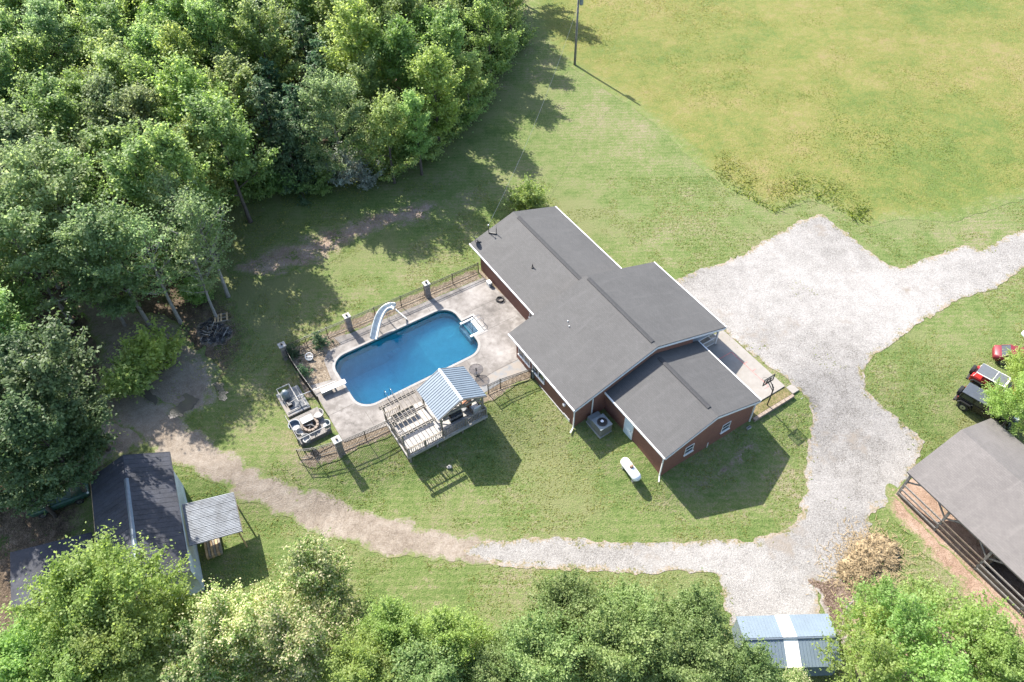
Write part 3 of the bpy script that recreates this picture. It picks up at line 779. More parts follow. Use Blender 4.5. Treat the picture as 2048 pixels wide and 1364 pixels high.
def gable_roof(u0, u1, vl, vr_, vrg, zrg, slope, vents):
    """two shingled slopes, white fascia and gutters, a ridge vent"""
    th = 0.09
    for ve in (vl, vr_):
        ze = zrg - slope * abs(ve - vrg)
        L = math.hypot(ve - vrg, zrg - ze)
        a, b, c, d = HF.p(u0, vrg, zrg), HF.p(u1, vrg, zrg), HF.p(u1, ve, ze), HF.p(u0, ve, ze)
        dn = Vector((0, 0, -th))
        quads = [[a, b, c, d], [a + dn, d + dn, c + dn, b + dn], [d, c, c + dn, d + dn], [b, b + dn, c + dn, c], [a, d, d + dn, a + dn]]
        uvs = [[(u0, 0), (u1, 0), (u1, L), (u0, L)]] + [[(0, 0), (0, .01), (.01, .01), (.01, 0)]] * 4
        if ve == vl: quads = [q[::-1] for q in quads]; uvs = [w[::-1] for w in uvs]
        ro = uv_quads('roof_slope', quads, uvs, M['shingle'], house)
        g = MB()
        s = -1 if ve == vl else 1
        g.fbox(HF, u0, u1, *(sorted((ve + s * .005, ve + s * .11))), ze - .17, ze - .015)
        g.build('gutter', M['white'], ro)
        for uu, sd in ((u0, -1), (u1, 1)):
            p, q = HF.p(uu + sd * .015, vrg, zrg - .19), HF.p(uu + sd * .015, ve, ze - .19)
            fm = MB(); fm.beam(p, q, .03, .20, upv=(0, 0, 1)); fm.build('fascia', M['white'], ro)
    v0, v1 = vents
    rv = MB()
    for s in (-1, 1):
        rv.hexa([HF.p(v0, vrg, zrg - .01), HF.p(v1, vrg, zrg - .01), HF.p(v1, vrg + s * .19, zrg - slope * .19 - .01), HF.p(v0, vrg + s * .19, zrg - slope * .19 - .01),
                 HF.p(v0, vrg, zrg + .075), HF.p(v1, vrg, zrg + .075), HF.p(v1, vrg + s * .19, zrg - slope * .19 + .065), HF.p(v0, vrg + s * .19, zrg - slope * .19 + .065)] if s > 0 else
                [HF.p(v0, vrg + s * .19, zrg - slope * .19 - .01), HF.p(v1, vrg + s * .19, zrg - slope * .19 - .01), HF.p(v1, vrg, zrg - .01), HF.p(v0, vrg, zrg - .01),
                 HF.p(v0, vrg + s * .19, zrg - slope * .19 + .065), HF.p(v1, vrg + s * .19, zrg - slope * .19 + .065), HF.p(v1, vrg, zrg + .075), HF.p(v0, vrg, zrg + .075)])
    rv.build('ridge_vent', M['shingle_vent'], house)
M['shingle_vent'] = plain('dark_ridge_vent', (0.040, 0.040, 0.043), 0.85, var=0.2, scale=5)
SL = 0.324
gable_wall(-7.6, 0.0, 0.12, 9.55, -1.2, 5.06, 4.06, SL)
gable_wall(-16.3, -7.5, -3.02, 9.4, -1.2, 5.04, 5.04, SL)
gable_wall(-27.6, -16.2, 0.12, 10.0, -0.8, 5.1, 3.95, SL)
gable_roof(-7.56, 0.12, 0.03, 10.07, 5.05, 4.05, SL, (-7.0, -0.9))
gable_roof(-17.32, -7.38, -3.15, 13.23, 5.04, 5.05, SL, (-16.9, -8.0))
gable_roof(-29.36, -16.25, 0.02, 10.16, 5.09, 3.94, SL, (-28.4, -17.6))
# gable soffit over the porch side of the main block
sf = MB()
sf.fbox(HF, -16.9, -7.55, 9.42, 13.0, 2.18, 2.26)
sf.build('porch_ceiling', M['white'], house)
pf = MB(); pf.fbox(HF, -16.8, -7.6, 9.42, 13.0, -0.9, 0.12); pf.build('porch_floor', M['patio'], house)
for uu in (-7.75, -10.8, -13.8, -16.7):
    pm = MB(); pm.fbox(HF, uu - .07, uu + .07, 12.75, 12.89, 0.12, 2.18); pm.build('porch_post', M['white'], house)
for (a, b) in (((-7.75, 9.5), (-7.75, 12.8)), ((-7.75, 12.8), (-10.8, 12.8)), ((-13.8, 12.8), (-16.7, 12.8))):
    for zr_ in (1.0, .25):
        pr = MB(); pr.beam(HF.p(*a, zr_), HF.p(*b, zr_), .08, .06); pr.build('porch_rail', M['white'], house)
    pr = MB()
    n = int(math.hypot(a[0] - b[0], a[1] - b[1]) / .13)
    for k in range(n):
        t = (k + .5) / n
        q = HF.p(a[0] + (b[0] - a[0]) * t, a[1] + (b[1] - a[1]) * t, 0)
        pr.box(q + Vector((0, 0, .62)), (.035, .035, .72), HF.az)
    pr.build('porch_baluster', M['white'], house, kind='stuff')
def wall_window(u0, u1, z0, z1, v, face, mull=1):
    """window on a wall of constant v (face 'v') or constant u (face 'u': u0,u1 are then v's)"""
    def bx(mb, a0, a1, b0, b1, d0, d1):
        if face == 'v': mb.fbox(HF, a0, a1, v - d1, v - d0, b0, b1)
        else: mb.fbox(HF, v + d0, v + d1, a0, a1, b0, b1)
    f = MB(); w = .05
    bx(f, u0, u1, z1 - w, z1, -.02, .05); bx(f, u0, u0 + w, z0, z1 - w, -.02, .05); bx(f, u1 - w, u1, z0, z1 - w, -.02, .05); bx(f, u0 + w, u1 - w, z0, z0 + w, -.02, .05)
    for k in range(mull):
        c = u0 + (u1 - u0) * (k + 1) / (mull + 1); bx(f, c - .04, c + .04, z0 + w, z1 - w, -.02, .045)
    if face == 'u': c = (z0 + z1) / 2; bx(f, u0 + w, u1 - w, c - .025, c + .025, -.02, .04)
    fo = f.build('window', M['white'], house)
    p = MB(); bx(p, u0 + w, u1 - w, z0 + w, z1 - w, -.02, .012); p.build('pane', M['glass'], fo)
    s = MB(); bx(s, u0 - .06, u1 + .06, z0 - .08, z0 - .003, -.02, .11); s.build('sill', M['white'], fo)
wall_window(-15.9, -14.1, 0.95, 2.1, -3.02, 'v')
wall_window(-13.7, -11.9, 0.95, 2.1, -3.02, 'v')
wall_window(-18.9, -18.0, 1.15, 2.05, 0.12, 'v', 0)
wall_window(2.3, 3.2, 0.75, 1.75, 0.0, 'u', 0)
wall_window(6.2, 7.1, 0.75, 1.75, 0.0, 'u', 0)
dm = MB(); dm.fbox(HF, -4.75, -3.85, .05, .12, -0.1, 1.98)
do = dm.build('door', M['door'], house)
dt = MB()
for a, b, z0, z1 in ((-4.85, -4.755, -.1, 2.06), (-3.845, -3.75, -.1, 2.06), (-4.75, -3.85, 1.985, 2.06)): dt.fbox(HF, a, b, .06, .12, z0, z1)
dt.build('door_frame', M['white'], do)
kn = MB(); kn.ball(HF.p(-4.0, .02, .95), .045); kn.build('handle', M['iron'], do)
stp = MB(); stp.fbox(HF, -4.9, -3.7, -0.75, .1, -1.2, -0.12); stp.fbox(HF, -4.9, -3.7, -1.4, -.76, -1.3, -0.3)
stp.build('doorstep', M['block'], house)
def spout(P, name='downspout'):
    d = MB()
    for a, b in zip(P[:-1], P[1:]): d.beam(a, b, .10, .085)
    d.build(name, M['white'], house)
spout([HF.p(-7.5, -3.2, 2.2), HF.p(-7.45, -3.12, 2.0), HF.p(-7.45, -3.12, -.1), HF.p(-7.35, -3.3, -.2), HF.p(-7.2, -3.6, -.26)])
spout([HF.p(-0.05, -0.03, 2.2), HF.p(-.05, .04, 2.0), HF.p(-.05, .04, -.4), HF.p(0.1, -.1, -.5), HF.p(0.3, -.3, -.58)])
spout([HF.p(-7.42, -1.3, 2.6), HF.p(-7.42, -1.3, 0.05), HF.p(-7.2, -1.35, -.1), HF.p(-6.9, -1.5, -.1)])
spout([HF.p(-.05, 9.95, 2.1), HF.p(.06, 9.62, 1.9), HF.p(.06, 9.62, -.5), HF.p(.3, 9.9, -.7), HF.p(.6, 10.7, -.75)])
cv = MB(); cv.fbox(HF, 0.01, .06, 4.9, 4.98, -1.0, .35); cv.build('conduit', M['offwhite'], house)
mtr = MB(); mtr.fbox(HF, -13.75, -13.4, -3.22, -3.03, .1, 1.05); mtr.fbox(HF, -13.6, -13.52, -3.12, -3.04, -.6, .1); mtr.build('meter_box', M['hvac'], house, bevel=.02)
hb = MB(); hb.fbox(HF, -9.0, -8.75, -3.2, -3.03, 1.3, 1.5); hb.build('outdoor_lamp', M['white'], house)
cd = MB(); cd.fbox(HF, -8.95, -8.1, -3.07, -3.03, -.25, .15); cd.build('crawlspace_vent', M['offwhite'], house)
fnd = MB(); fnd.fbox(HF, -12.6, -8.9, -3.10, -3.03, -.8, .02); fnd.build('foundation', M['cinder'], house)
for (pu, pv, rg) in ((-22.4, 2.75, 0),):
    z = 3.94 - SL * (5.09 - pv)
    vp = MB(); vp.cyl(HF.p(pu, pv, z - .05), HF.p(pu, pv, z + .4), .05, 10); vp.cyl(HF.p(pu, pv, z - .02), HF.p(pu, pv, z + .06), .14, 12)
    vp.build('vent_pipe', M['iron'], house)
for pu, pv in ((-14.6, 1.2), (-14.1, 1.0)):
    z = 5.05 - SL * (5.04 - pv); vp = MB(); vp.cyl(HF.p(pu, pv, z), HF.p(pu, pv, z + .1), .05, 8); vp.build('vent_cap', M['offwhite'], house)
# things fixed on or standing by the house
z = 3.94 - SL * (5.09 - 0.5)
dish = thing('satellite_dish', 'small grey satellite dish on the rear corner of the shingle roof', 'satellite dish', HF.p(-29.1, .5, z))
d = MB(); d.tube([HF.p(-29.1, .5, z), HF.p(-29.1, .5, z + .35), HF.p(-29.1, .4, z + .55)], .025, 8); d.build('mast', M['iron'], dish)
d = MB()
q = Matrix.Rotation(R(50), 3, 'X')
q = Matrix.Rotation(R(150), 3, 'Z') @ q
cc = HF.p(-29.1, .4, z + .6)
rings = [[cc + q @ Vector((r * math.cos(2 * math.pi * k / 16) * .9, r * math.sin(2 * math.pi * k / 16), .35 * r * r - .02)) for k in range(16)] for r in (.02, .15, .3, .4)]
d.loft(rings); d.build('reflector', M['hvac'], dish, smooth=True)
d = MB(); d.beam(cc, cc + q @ Vector((0, -.2, .4)), .02, .02); d.box(cc + q @ Vector((0, -.2, .42)), (.08, .08, .1)); d.build('feed_arm', M['iron'], dish)
d = MB(); d.box(HF.p(-28.9, .75, z + .12), (.45, .2, .12), HF.az); d.build('foot', M['black'], dish)
zz = 3.94 - SL * (5.09 - 2.2)
ant = thing('service_mast', 'two short black masts holding the power cable on the roof edge', 'mast', HF.p(-28.6, 2.2, zz))
for k, (a, b) in enumerate(((-29.0, 2.0), (-28.3, 2.45))):
    d = MB(); z2 = 3.94 - SL * (5.09 - b); d.cyl(HF.p(a, b, z2 - .05), HF.p(a, b, z2 + .95 - .2 * k), .035, 8); d.build('pole', M['iron'], ant)
d = MB(); d.beam(HF.p(-29.0, 2.0, 3.94 - SL * 3.09 + .06), HF.p(-28.3, 2.45, 3.94 - SL * 2.64 + .06), .16, .1); d.build('base', M['black'], ant)
d = MB(); d.ball(HF.p(-29.0, 2.0, 3.94 - SL * 3.09 + 1.0), .08); d.build('weatherhead', M['offwhite'], ant)

# ------------------------------------------------------------------ utility pole and cable
pb = at(1149.4, 130.2)
up = thing('utility_pole', 'tall grey wooden power pole with a transformer at the field edge', 'utility pole', pb)
d = MB(); d.tube([pb + Vector((0, 0, -.3)), pb + Vector((.03, 0, 5)), pb + Vector((.05, 0, 10.6))], [.17, .14, .11], 12); d.build('pole', M['wood_grey'], up, smooth=True)
d = MB(); tc = pb + Vector((.42, -.1, 8.1)); d.tube([tc, tc + Vector((0, 0, .08)), tc + Vector((0, 0, 1.0)), tc + Vector((0, 0, 1.08))], [.2, .24, .24, .16], 16); d.build('transformer', M['hvac'], up, smooth=False)
d = MB(); d.beam(pb + Vector((0, 0, 8.9)), tc + Vector((-.1, 0, .8)), .08, .08); d.build('bracket', M['iron'], up)
d = MB(); d.cyl(tc + Vector((.05, 0, 1.05)), tc + Vector((.05, 0, 1.35)), .05, 8); d.build('bushing', M['iron'], up)
a, b = pb + Vector((.05, 0, 8.0)), HF.p(-29.0, 2.0, 3.94 - SL * 3.09 + 1.0)
P = [a.lerp(b, t / 16) + Vector((0, 0, -1.6 * 4 * (t / 16) * (1 - t / 16))) for t in range(17)]
d = MB(); d.tube(P, .011, 6); tag(d.build('power_cable', M['chrome'], None), 'thin power cable sagging from the pole over the lawn to the roof masts', 'cable')

# ------------------------------------------------------------------ fence, pillars
def fence(name, label, pts_, h=1.4, bay=2.4, solid=False):
    root = thing(name, label, 'fence', pts_[0])
    for a, b in zip(pts_[:-1], pts_[1:]):
        L = (b.xy - a.xy).length; n = max(1, round(L / bay))
        for k in range(n + 1):
            p = a.lerp(b, k / n); p.z = float(T(p.x, p.y))
            if k < n or b is pts_[-1]:
                d = MB(); d.box(p + Vector((0, 0, h / 2 - .05)), (.075, .075, h + .18), HF.az); d.build('post', M['black'], root)
            if k == n: continue
            q = a.lerp(b, (k + 1) / n); q.z = float(T(q.x, q.y))
            up_ = Vector((0, 0, 1))
            for hh in (h - .05, h - .25, .18):
                d = MB(); d.beam(p + up_ * hh, q + up_ * hh, .035, .045); d.build('rail', M['black'], root)
            d = MB(); m_ = int((q - p).length / .125)
            for i in range(1, m_):
                t = p.lerp(q, i / m_); d.box(t + up_ * (h / 2 + .05), (.026, .026, h - .14), HF.az)
            d.build('picket_panel', M['black'], root, kind='stuff')
    return root
def gp(px, py): return at(px, py)
fence('picket_fence', 'black metal picket fence along the far side of the pool deck', [gp(573, 712), gp(698, 658), gp(854, 591), gp(957, 546)])
fence('picket_fence', 'black metal picket fence at the diving board end of the pool', [gp(571, 708), gp(600, 755), gp(641, 812)])
fence('picket_fence', 'black metal picket fence between the block pillar and the pavilion', [gp(684, 902), gp(733, 881), gp(795, 852)])
fence('picket_fence', 'short black picket fence in front of the wooden fire pit platform', [gp(600, 918), gp(630, 915), gp(676, 902)])
fence('picket_fence', 'black metal picket fence between the pavilion and the brick wall', [gp(977, 789), gp(1001, 778), gp(1062, 757)])
def pillar(px, py, label, h=1.75, w=.5):
    p = at(px, py)
    r = thing('stone_pillar', label, 'pillar', p, HF.az, 'stone pillars of the pool fence')
    n = 7
    for k in range(n):
        d = MB(); s = w - .02 * (k % 2)
        d.box(p + Vector((0, 0, -.15 + (h + .15) * (k + .5) / n)), (s, s, (h + .15) / n - .012), HF.az); d.build('stone_course', M['stone'], r, bevel=.015)
    d = MB(); d.box(p + Vector((0, 0, h + .05)), (w + .14, w + .14, .1), HF.az); d.build('cap', M['capstone'], r, bevel=.02)
    d = MB(); d.box(p + Vector((0, 0, h + .19)), (.16, .16, .18), HF.az); d.build('lantern', M['black'], r, bevel=.01)
pillar(700, 658, 'stone fence pillar nearer the diving board on the far pool edge')
pillar(856, 593, 'stone fence pillar nearer the house on the far pool edge')
pillar(573, 716, 'stone fence pillar at the shaded corner by the planting bed')
pillar(682, 906, 'stone fence pillar beside the fire pit platform casting a long shadow', h=1.9, w=.56)

# ------------------------------------------------------------------ pool slide, diving board, tables
p0 = at(740, 676, DECK_Z)
slide = thing('pool_slide', 'white curved water slide on the far edge of the pool', 'pool slide', p0)
ctl = [at(748, 678, .32), at(752, 658, .75), at(757, 640, 1.15), at(764, 626, 1.5), at(773, 617, 1.82), at(783, 614, 2.0), at(788, 615, 2.02)]
def crom(P, n):
    out = []
    for i in range(len(P) - 1):
        a, b, c, d_ = P[max(i - 1, 0)], P[i], P[i + 1], P[min(i + 2, len(P) - 1)]
        for k in range(n):
            t = k / n
            out.append(.5 * ((2 * b) + (c - a) * t + (2 * a - 5 * b + 4 * c - d_) * t * t + (3 * b - a - 3 * c + d_) * t ** 3))
    return out + [P[-1]]
path = crom(ctl, 5)
rings = []
for i, p in enumerate(path):
    dd = path[min(i + 1, len(path) - 1)] - path[max(i - 1, 0)]; dd.z = 0; dd.normalize()
    s = Vector((-dd.y, dd.x, 0))
    prof = [(-.36, .26), (-.30, .26), (-.27, .05), (-.12, -.02), (.12, -.02), (.27, .05), (.30, .26), (.36, .26), (.34, -.02), (.14, -.08), (-.14, -.08), (-.34, -.02)]
    rings.append([p + s * a + Vector((0, 0, b)) for a, b in prof])
d = MB(); d.loft(rings); d.build('chute', M['fiberglass'], slide, smooth=False)
top = path[-1]
d = MB()
for e in (-1, 1):
    q = top + HF.u * .2 * e
    lad0 = Vector((q.x + .95 * HF.v.x + .25 * HF.u.x, q.y + .95 * HF.v.y + .25 * HF.u.y, DECK_Z))
    d.tube([lad0, q + Vector((0, 0, -.1)), q + Vector((0, 0, .55)), q - HF.v * .35 + Vector((0, 0, .6)), q - HF.v * .7 + Vector((0, 0, .1))], .025, 8)
d.build('ladder_rail', M['steel'], slide, smooth=True)
for k in range(6):
    d = MB()
    t = (k + .7) / 7
    a = [Vector((top.x + .2 * e * HF.u.x + (1 - t) * (.95 * HF.v.x + .25 * HF.u.x), top.y + .2 * e * HF.u.y + (1 - t) * (.95 * HF.v.y + .25 * HF.u.y), DECK_Z + (top.z - .1 - DECK_Z) * t)) for e in (-1, 1)]
    d.beam(a[0], a[1], .1, .035); d.build('step', M['fiberglass'], slide)
d = MB()
for i in (8, 20):
    for e in (-1, 1): d.tube([path[i] + HF.u * .2 * e + Vector((0, 0, -.05)), Vector((path[i].x + HF.u.x * .25 * e, path[i].y + HF.u.y * .25 * e, DECK_Z))], .025, 8)
d.build('support_leg', M['steel'], slide)
b0, b1 = at(642, 783, .55), at(691, 762, .6)
board = thing('diving_board', 'white diving board on its stand over the shaded pool end', 'diving board', at(650, 785, DECK_Z))
dv = (b1 - b0).normalized()
d = MB(); d.beam(b0, b1, .52, .07); d.build('board', M['offwhite'], board, bevel=.02)
d = MB(); c = b0 + dv * .45; d.box((c.x, c.y, .3), (.95, .46, .42), math.atan2(dv.y, dv.x)); d.build('stand', M['hvac_pale'], board, bevel=.06)
d = MB(); c = b0 + dv * 1.2; d.box((c.x, c.y, .34), (.12, .5, .36), math.atan2(dv.y, dv.x)); d.build('fulcrum', M['hvac'], board, bevel=.02)

def round_table(px, py):
    p = at(px, py + 10, DECK_Z)
    r = thing('patio_table', 'round glass patio table with a dark rim and centre post', 'table', p)
    d = MB(); d.torus(p + Vector((0, 0, .74)), .60, .022, 36, 6); d.build('rim', M['iron'], r, smooth=True)
    m_, nt, b = new_mat('tinted_table_glass')
    nt.nodes.remove(b)
    t_ = N(nt, 'ShaderNodeBsdfTransparent'); t_.inputs[0].default_value = (.72, .70, .68, 1)
    g_ = N(nt, 'ShaderNodeBsdfGlossy'); g_.inputs['Roughness'].default_value = .05
    mx = N(nt, 'ShaderNodeMixShader', i_Fac=.06); nt.links.new(t_.outputs[0], mx.inputs[1]); nt.links.new(g_.outputs[0], mx.inputs[2])
    nt.links.new(mx.outputs[0], nt.nodes['Material Output'].inputs[0])
    d = MB(); d.cyl(p + Vector((0, 0, .735)), p + Vector((0, 0, .745)), .585, 36); d.build('glass_top', m_, r)
    d = MB()
    for k in range(8):
        a = 2 * math.pi * k / 8; d.beam(p + Vector((0, 0, .725)), p + Vector((.59 * math.cos(a), .59 * math.sin(a), .725)), .012, .012)
    d.build('spoke', M['iron'], r)
    d = MB(); d.cyl(p + Vector((0, 0, 0)), p + Vector((0, 0, .95)), .05, 10); d.ring(p, .0, .26, 0, .05, 16); d.build('centre_post', M['iron'], r)
round_table(953, 739)
# coiled hose and a reel by the brick wall
p = at(1000, 600, DECK_Z)
d = MB()
for k in range(5): d.torus(p + Vector((.02 * k - .04, .015 * (k % 2), .03 + .035 * k)), .36 - .025 * (k % 3), .022, 28, 6)
tag(d.build('garden_hose', M['rubber'], None, smooth=True), 'black garden hose coiled on the concrete beside the brick wall', 'hose')
p = at(979, 571)
hr = thing('hose_reel', 'small white hose reel box against the rear brick wall', 'hose reel', p, HF.az)
d = MB(); d.box(p + Vector((0, 0, .3)), (.55, .4, .5), HF.az); d.build('box', M['offwhite'], hr, bevel=.06)
d = MB(); d.cyl(p - HF.u * .34 + Vector((0, 0, .35)), p + HF.u * .34 + Vector((0, 0, .35)), .17, 14); d.build('drum', M['hvac'], hr)

# ------------------------------------------------------------------ many alike pieces share one mesh
def piece_mesh(name, mb, mat):
    me = bpy.data.meshes.new(name); me.from_pydata(mb.v, [], mb.f); me.materials.append(mat); return me
def piece(name, me, loc, rz, parent, scale=(1, 1, 1)):
    o = bpy.data.objects.new(name, me); COL.objects.link(o)
    inv = ROOTS[parent.name]
    o.parent = parent
    o.matrix_local = inv @ (Matrix.Translation(Vector(loc)) @ Matrix.Rotation(rz, 4, 'Z') @ Matrix.Diagonal((*scale, 1)))
    ROOTS[o.name] = inv
    return o

# ------------------------------------------------------------------ pavilion and pergola on the deck by the pool
DT = 0.32
PD = (-16.5, -12.15, -16.1, -8.6)
pav = thing('pavilion', 'timber pavilion deck with grey metal gable roof and open pergola beside the pool', 'pavilion', HF.p(-14.3, -12.3, 0))
d = MB(); d.fbox(HF, PD[0] + .05, PD[1] - .05, PD[2] + .05, PD[3] - .05, DT - .22, DT - .05); d.build('deck_frame', M['wood_pale'], pav)
d = MB(); w = .14; k = 0; u_ = PD[0]
while u_ < PD[1] - .05:
    d.fbox(HF, u_ + .004, min(u_ + w - .004, PD[1]), PD[2], PD[3], DT - .04, DT + .003 * (k % 3)); u_ += w; k += 1
d.build('deck_board', M['wood_white'], pav, kind='stuff')
skirt = MB(); skirt.fbox(HF, PD[1] + .003, PD[1] + .04, PD[2], PD[3], DT - .28, DT - .02); skirt.build('rim_board', M['wood_white'], pav)
skirt = MB(); skirt.fbox(HF, PD[0], PD[1], PD[2] - .04, PD[2] - .003, DT - .28, DT - .02); skirt.build('rim_board', M['wood_white'], pav)
for a in (-16.3, -14.3, -12.3):
    for b in (-15.9, -13.4, -11, -8.8):
        q = HF.p(a, b, 0); zt = float(T(q.x, q.y)); d = MB(); d.fbox(HF, a - .07, a + .07, b - .07, b + .07, zt - .2, DT - .2); d.build('foundation_post', M['wood_grey'], pav)
PE, PR = 2.82, 4.0
for a in (-15.65, -12.5):
    for b in (-12.7, -8.8):
        d = MB(); d.fbox(HF, a - .07, a + .07, b - .07, b + .07, DT, PE - .05); d.build('post', M['wood_pale'], pav)
for b in (-12.7, -8.8):
    d = MB(); d.fbox(HF, -15.75, -12.4, b - .05, b + .05, PE - .22, PE - .02); d.build('beam', M['wood_pale'], pav)
for a in (-15.65, -12.5):
    d = MB(); d.fbox(HF, a - .05, a + .05, -12.6, -8.9, PE - .24, PE - .04); d.build('tie_beam', M['wood_pale'], pav)
    d = MB(); d.fbox(HF, a - .05, a + .05, -10.8, -10.7, PE - .03, PR - .15); d.build('king_post', M['wood_pale'], pav)
    for sg_ in (-1, 1):
        d = MB(); d.beam(HF.p(a, -10.75 + sg_ * .06, PE + .05), HF.p(a, -10.75 + sg_ * 1.1, PE + .5), .08, .08); d.build('brace', M['wood_pale'], pav)
        d = MB(); d.beam(HF.p(a, -10.75 + sg_ * 1.88, PE - .75), HF.p(a, -10.75 + sg_ * 1.25, PE - .2), .08, .08); d.build('brace', M['wood_pale'], pav)
sl = (PR - PE) / 2.25
for s_ in (-1, 1):
    ve = -10.75 + s_ * 2.25
    a, b, c, e = HF.p(-16.0, -10.75, PR), HF.p(-12.28, -10.75, PR), HF.p(-12.28, ve, PE), HF.p(-16.0, ve, PE)
    dn = Vector((0, 0, -.04))
    d = MB(); d.hexa([a + dn, b + dn, c + dn, e + dn, a, b, c, e] if s_ < 0 else [e + dn, c + dn, b + dn, a + dn, e, c, b, a]); ro = d.build('roof_panel', M['galv'], pav)
    for k in range(16):
        uu = -15.95 + k * (3.62 / 15)
        d = MB(); d.beam(HF.p(uu, -10.75 + s_ * .03, PR + .0), HF.p(uu, ve, PE + .014), .02, .03); d.build('seam', M['seam'] if 'seam' in M else M.setdefault('seam', plain('dark_roof_seam', (.12, .14, .16), .5, .2)), ro)
    for uu in (-16.02, -12.26):
        d = MB(); d.beam(HF.p(uu, -10.75, PR - .09), HF.p(uu, ve, PE - .09), .03, .14); d.build('fascia', M['wood_pale'], ro)
d = MB(); d.hexa([HF.p(-16.02, -10.87, PR - .05), HF.p(-12.25, -10.87, PR - .05), HF.p(-12.25, -10.63, PR - .05), HF.p(-16.02, -10.63, PR - .05), HF.p(-16.02, -10.77, PR + .045), HF.p(-12.25, -10.77, PR + .045), HF.p(-12.25, -10.73, PR + .045), HF.p(-16.02, -10.73, PR + .045)])
d.build('ridge_cap', M['ridgepale'] if 'ridgepale' in M else M.setdefault('ridgepale', plain('pale_ridge_flashing', (.6, .63, .66), .4, .2, var=.06)), pav)
# pergola
PZ = 2.45
for a in (-16.25, -14.5, -12.9):
    for o_ in (-.09, .09):
        d = MB(); d.fbox(HF, a + o_ - .02, a + o_ + .02, -16.35, -13.0, PZ - .16, PZ); d.build('beam', M['wood_grey'], pav)
    for b in (-16.0,):
        d = MB(); d.fbox(HF, a - .065, a + .065, b - .06, b + .06, DT, PZ - .01); d.build('post', M['wood_pale'], pav)
for k in range(9):
    b = -16.2 + k * .38
    d = MB(); d.fbox(HF, -16.75, -12.55, b - .02, b + .02, PZ + .003, PZ + .12); d.build('rafter', M['wood_pale'], pav)
# railings
bal = MB(); bal.box((0, 0, 0), (.04, .04, .72)); bal_me = piece_mesh('baluster', bal, M['wood_tanw'] if 'wood_tanw' in M else M.setdefault('wood_tanw', plain('pale_baluster_wood', (.33, .27, .21), .8, var=.2)))
def railing(a, b):
    A, B = HF.p(*a, DT), HF.p(*b, DT); L = (B - A).length
    d = MB(); d.beam(A + Vector((0, 0, .93)), B + Vector((0, 0, .93)), .13, .04); d.build('top_rail', M['wood_pale'], pav)
    d = MB(); d.beam(A + Vector((0, 0, .14)), B + Vector((0, 0, .14)), .05, .07); d.build('bottom_rail', M['wood_pale'], pav)
    n = int(L / .16)
    for k in range(1, n): piece('baluster', bal_me, A.lerp(B, k / n) + Vector((0, 0, .53)), HF.az, pav)
    n = max(1, round(L / 1.9))
    for k in range(n + 1):
        d = MB(); d.box(A.lerp(B, k / n) + Vector((0, 0, .52)), (.1, .1, 1.04), HF.az); d.build('rail_post', M['wood_pale'], pav)
railing((-12.22, -16.03), (-12.22, -12.85)); railing((-12.22, -12.6), (-12.22, -8.68))
railing((-15.2, -16.03), (-12.35, -16.03)); railing((-15.9, -8.68), (-12.35, -8.68)); railing((-16.43, -15.9), (-16.43, -14.6))
# grill and chairs under the roof
g0 = HF.p(-13.3, -11.0, DT)
grill = thing('barbecue_grill', 'black barbecue grill with a steel front under the pavilion roof', 'grill', g0, HF.az)
d = MB(); d.fbox(HF, -13.6, -13.05, -11.6, -10.4, DT + .1, DT + .8); d.build('cabinet', M['black'], grill, bevel=.03)
d = MB(); rr = []
for k in range(9):
    a = math.pi * k / 8; rr.append((-13.33 - .28 * math.cos(a), DT + .82 + .38 * math.sin(a)))
d.loft([[HF.p(x, v, z) for x, z in rr] for v in (-11.5, -10.5)]); d.build('hood', M['blackcar'], grill)
d = MB(); d.fbox(HF, -13.04, -12.85, -11.75, -10.5, DT + .72, DT + .8); d.build('front_shelf', M['steel'], grill)
d = MB(); d.fbox(HF, -13.55, -13.1, -12.15, -11.62, DT + .74, DT + .79); d.fbox(HF, -13.55, -13.1, -10.38, -9.9, DT + .74, DT + .79); d.build('side_shelf', M['chrome'], grill)
def armchair(u, v, label, mat, rot):
    F2 = Fr(HF.p(u, v, DT), HF.az + rot)
    r = thing('armchair', label, 'armchair', HF.p(u, v, DT), HF.az)
    d = MB(); d.fbox(F2, -.35, .35, -.35, .35, .28, .45); d.build('seat', mat, r, bevel=.05)
    d = MB(); d.fbox(F2, -.42, -.28, -.38, .38, .2, .95); d.build('backrest', mat, r, bevel=.06)
    for s_ in (-1, 1):
        d = MB(); d.fbox(F2, -.3, .35, s_ * .4 - .04, s_ * .4 + .04, .1, .62); d.build('arm', M['wood_grey'], r, bevel=.02)
    for a in (-.3, .3):
        for b in (-.3, .3):
            d = MB(); d.fbox(F2, a - .03, a + .03, b - .03, b + .03, 0, .28); d.build('leg', M['wood_grey'], r)
armchair(-13.9, -9.7, 'brown cushioned armchair under the pavilion roof nearer the grill', M['cushion'], R(200))
armchair(-13.1, -9.2, 'pale armchair at the house end of the pavilion deck', M['offwhite'], R(180))
lg = HF.p(-15.3, -14.6, DT)
bench = thing('bench', 'long pale bench under the pergola slats at the pool side', 'bench', lg, HF.az)
d = MB(); d.fbox(HF, -15.9, -15.4, -15.6, -13.5, DT + .38, DT + .45); d.build('seat', M['wood_white'], bench, bevel=.01)
d = MB(); d.fbox(HF, -16.0, -15.93, -15.6, -13.5, DT + .45, DT + .85); d.build('backrest', M['wood_pale'], bench, bevel=.01)
for b in (-15.5, -14.55, -13.6):
    d = MB(); d.fbox(HF, -15.85, -15.45, b - .04, b + .04, DT, DT + .375); d.build('leg', M['wood_pale'], bench)
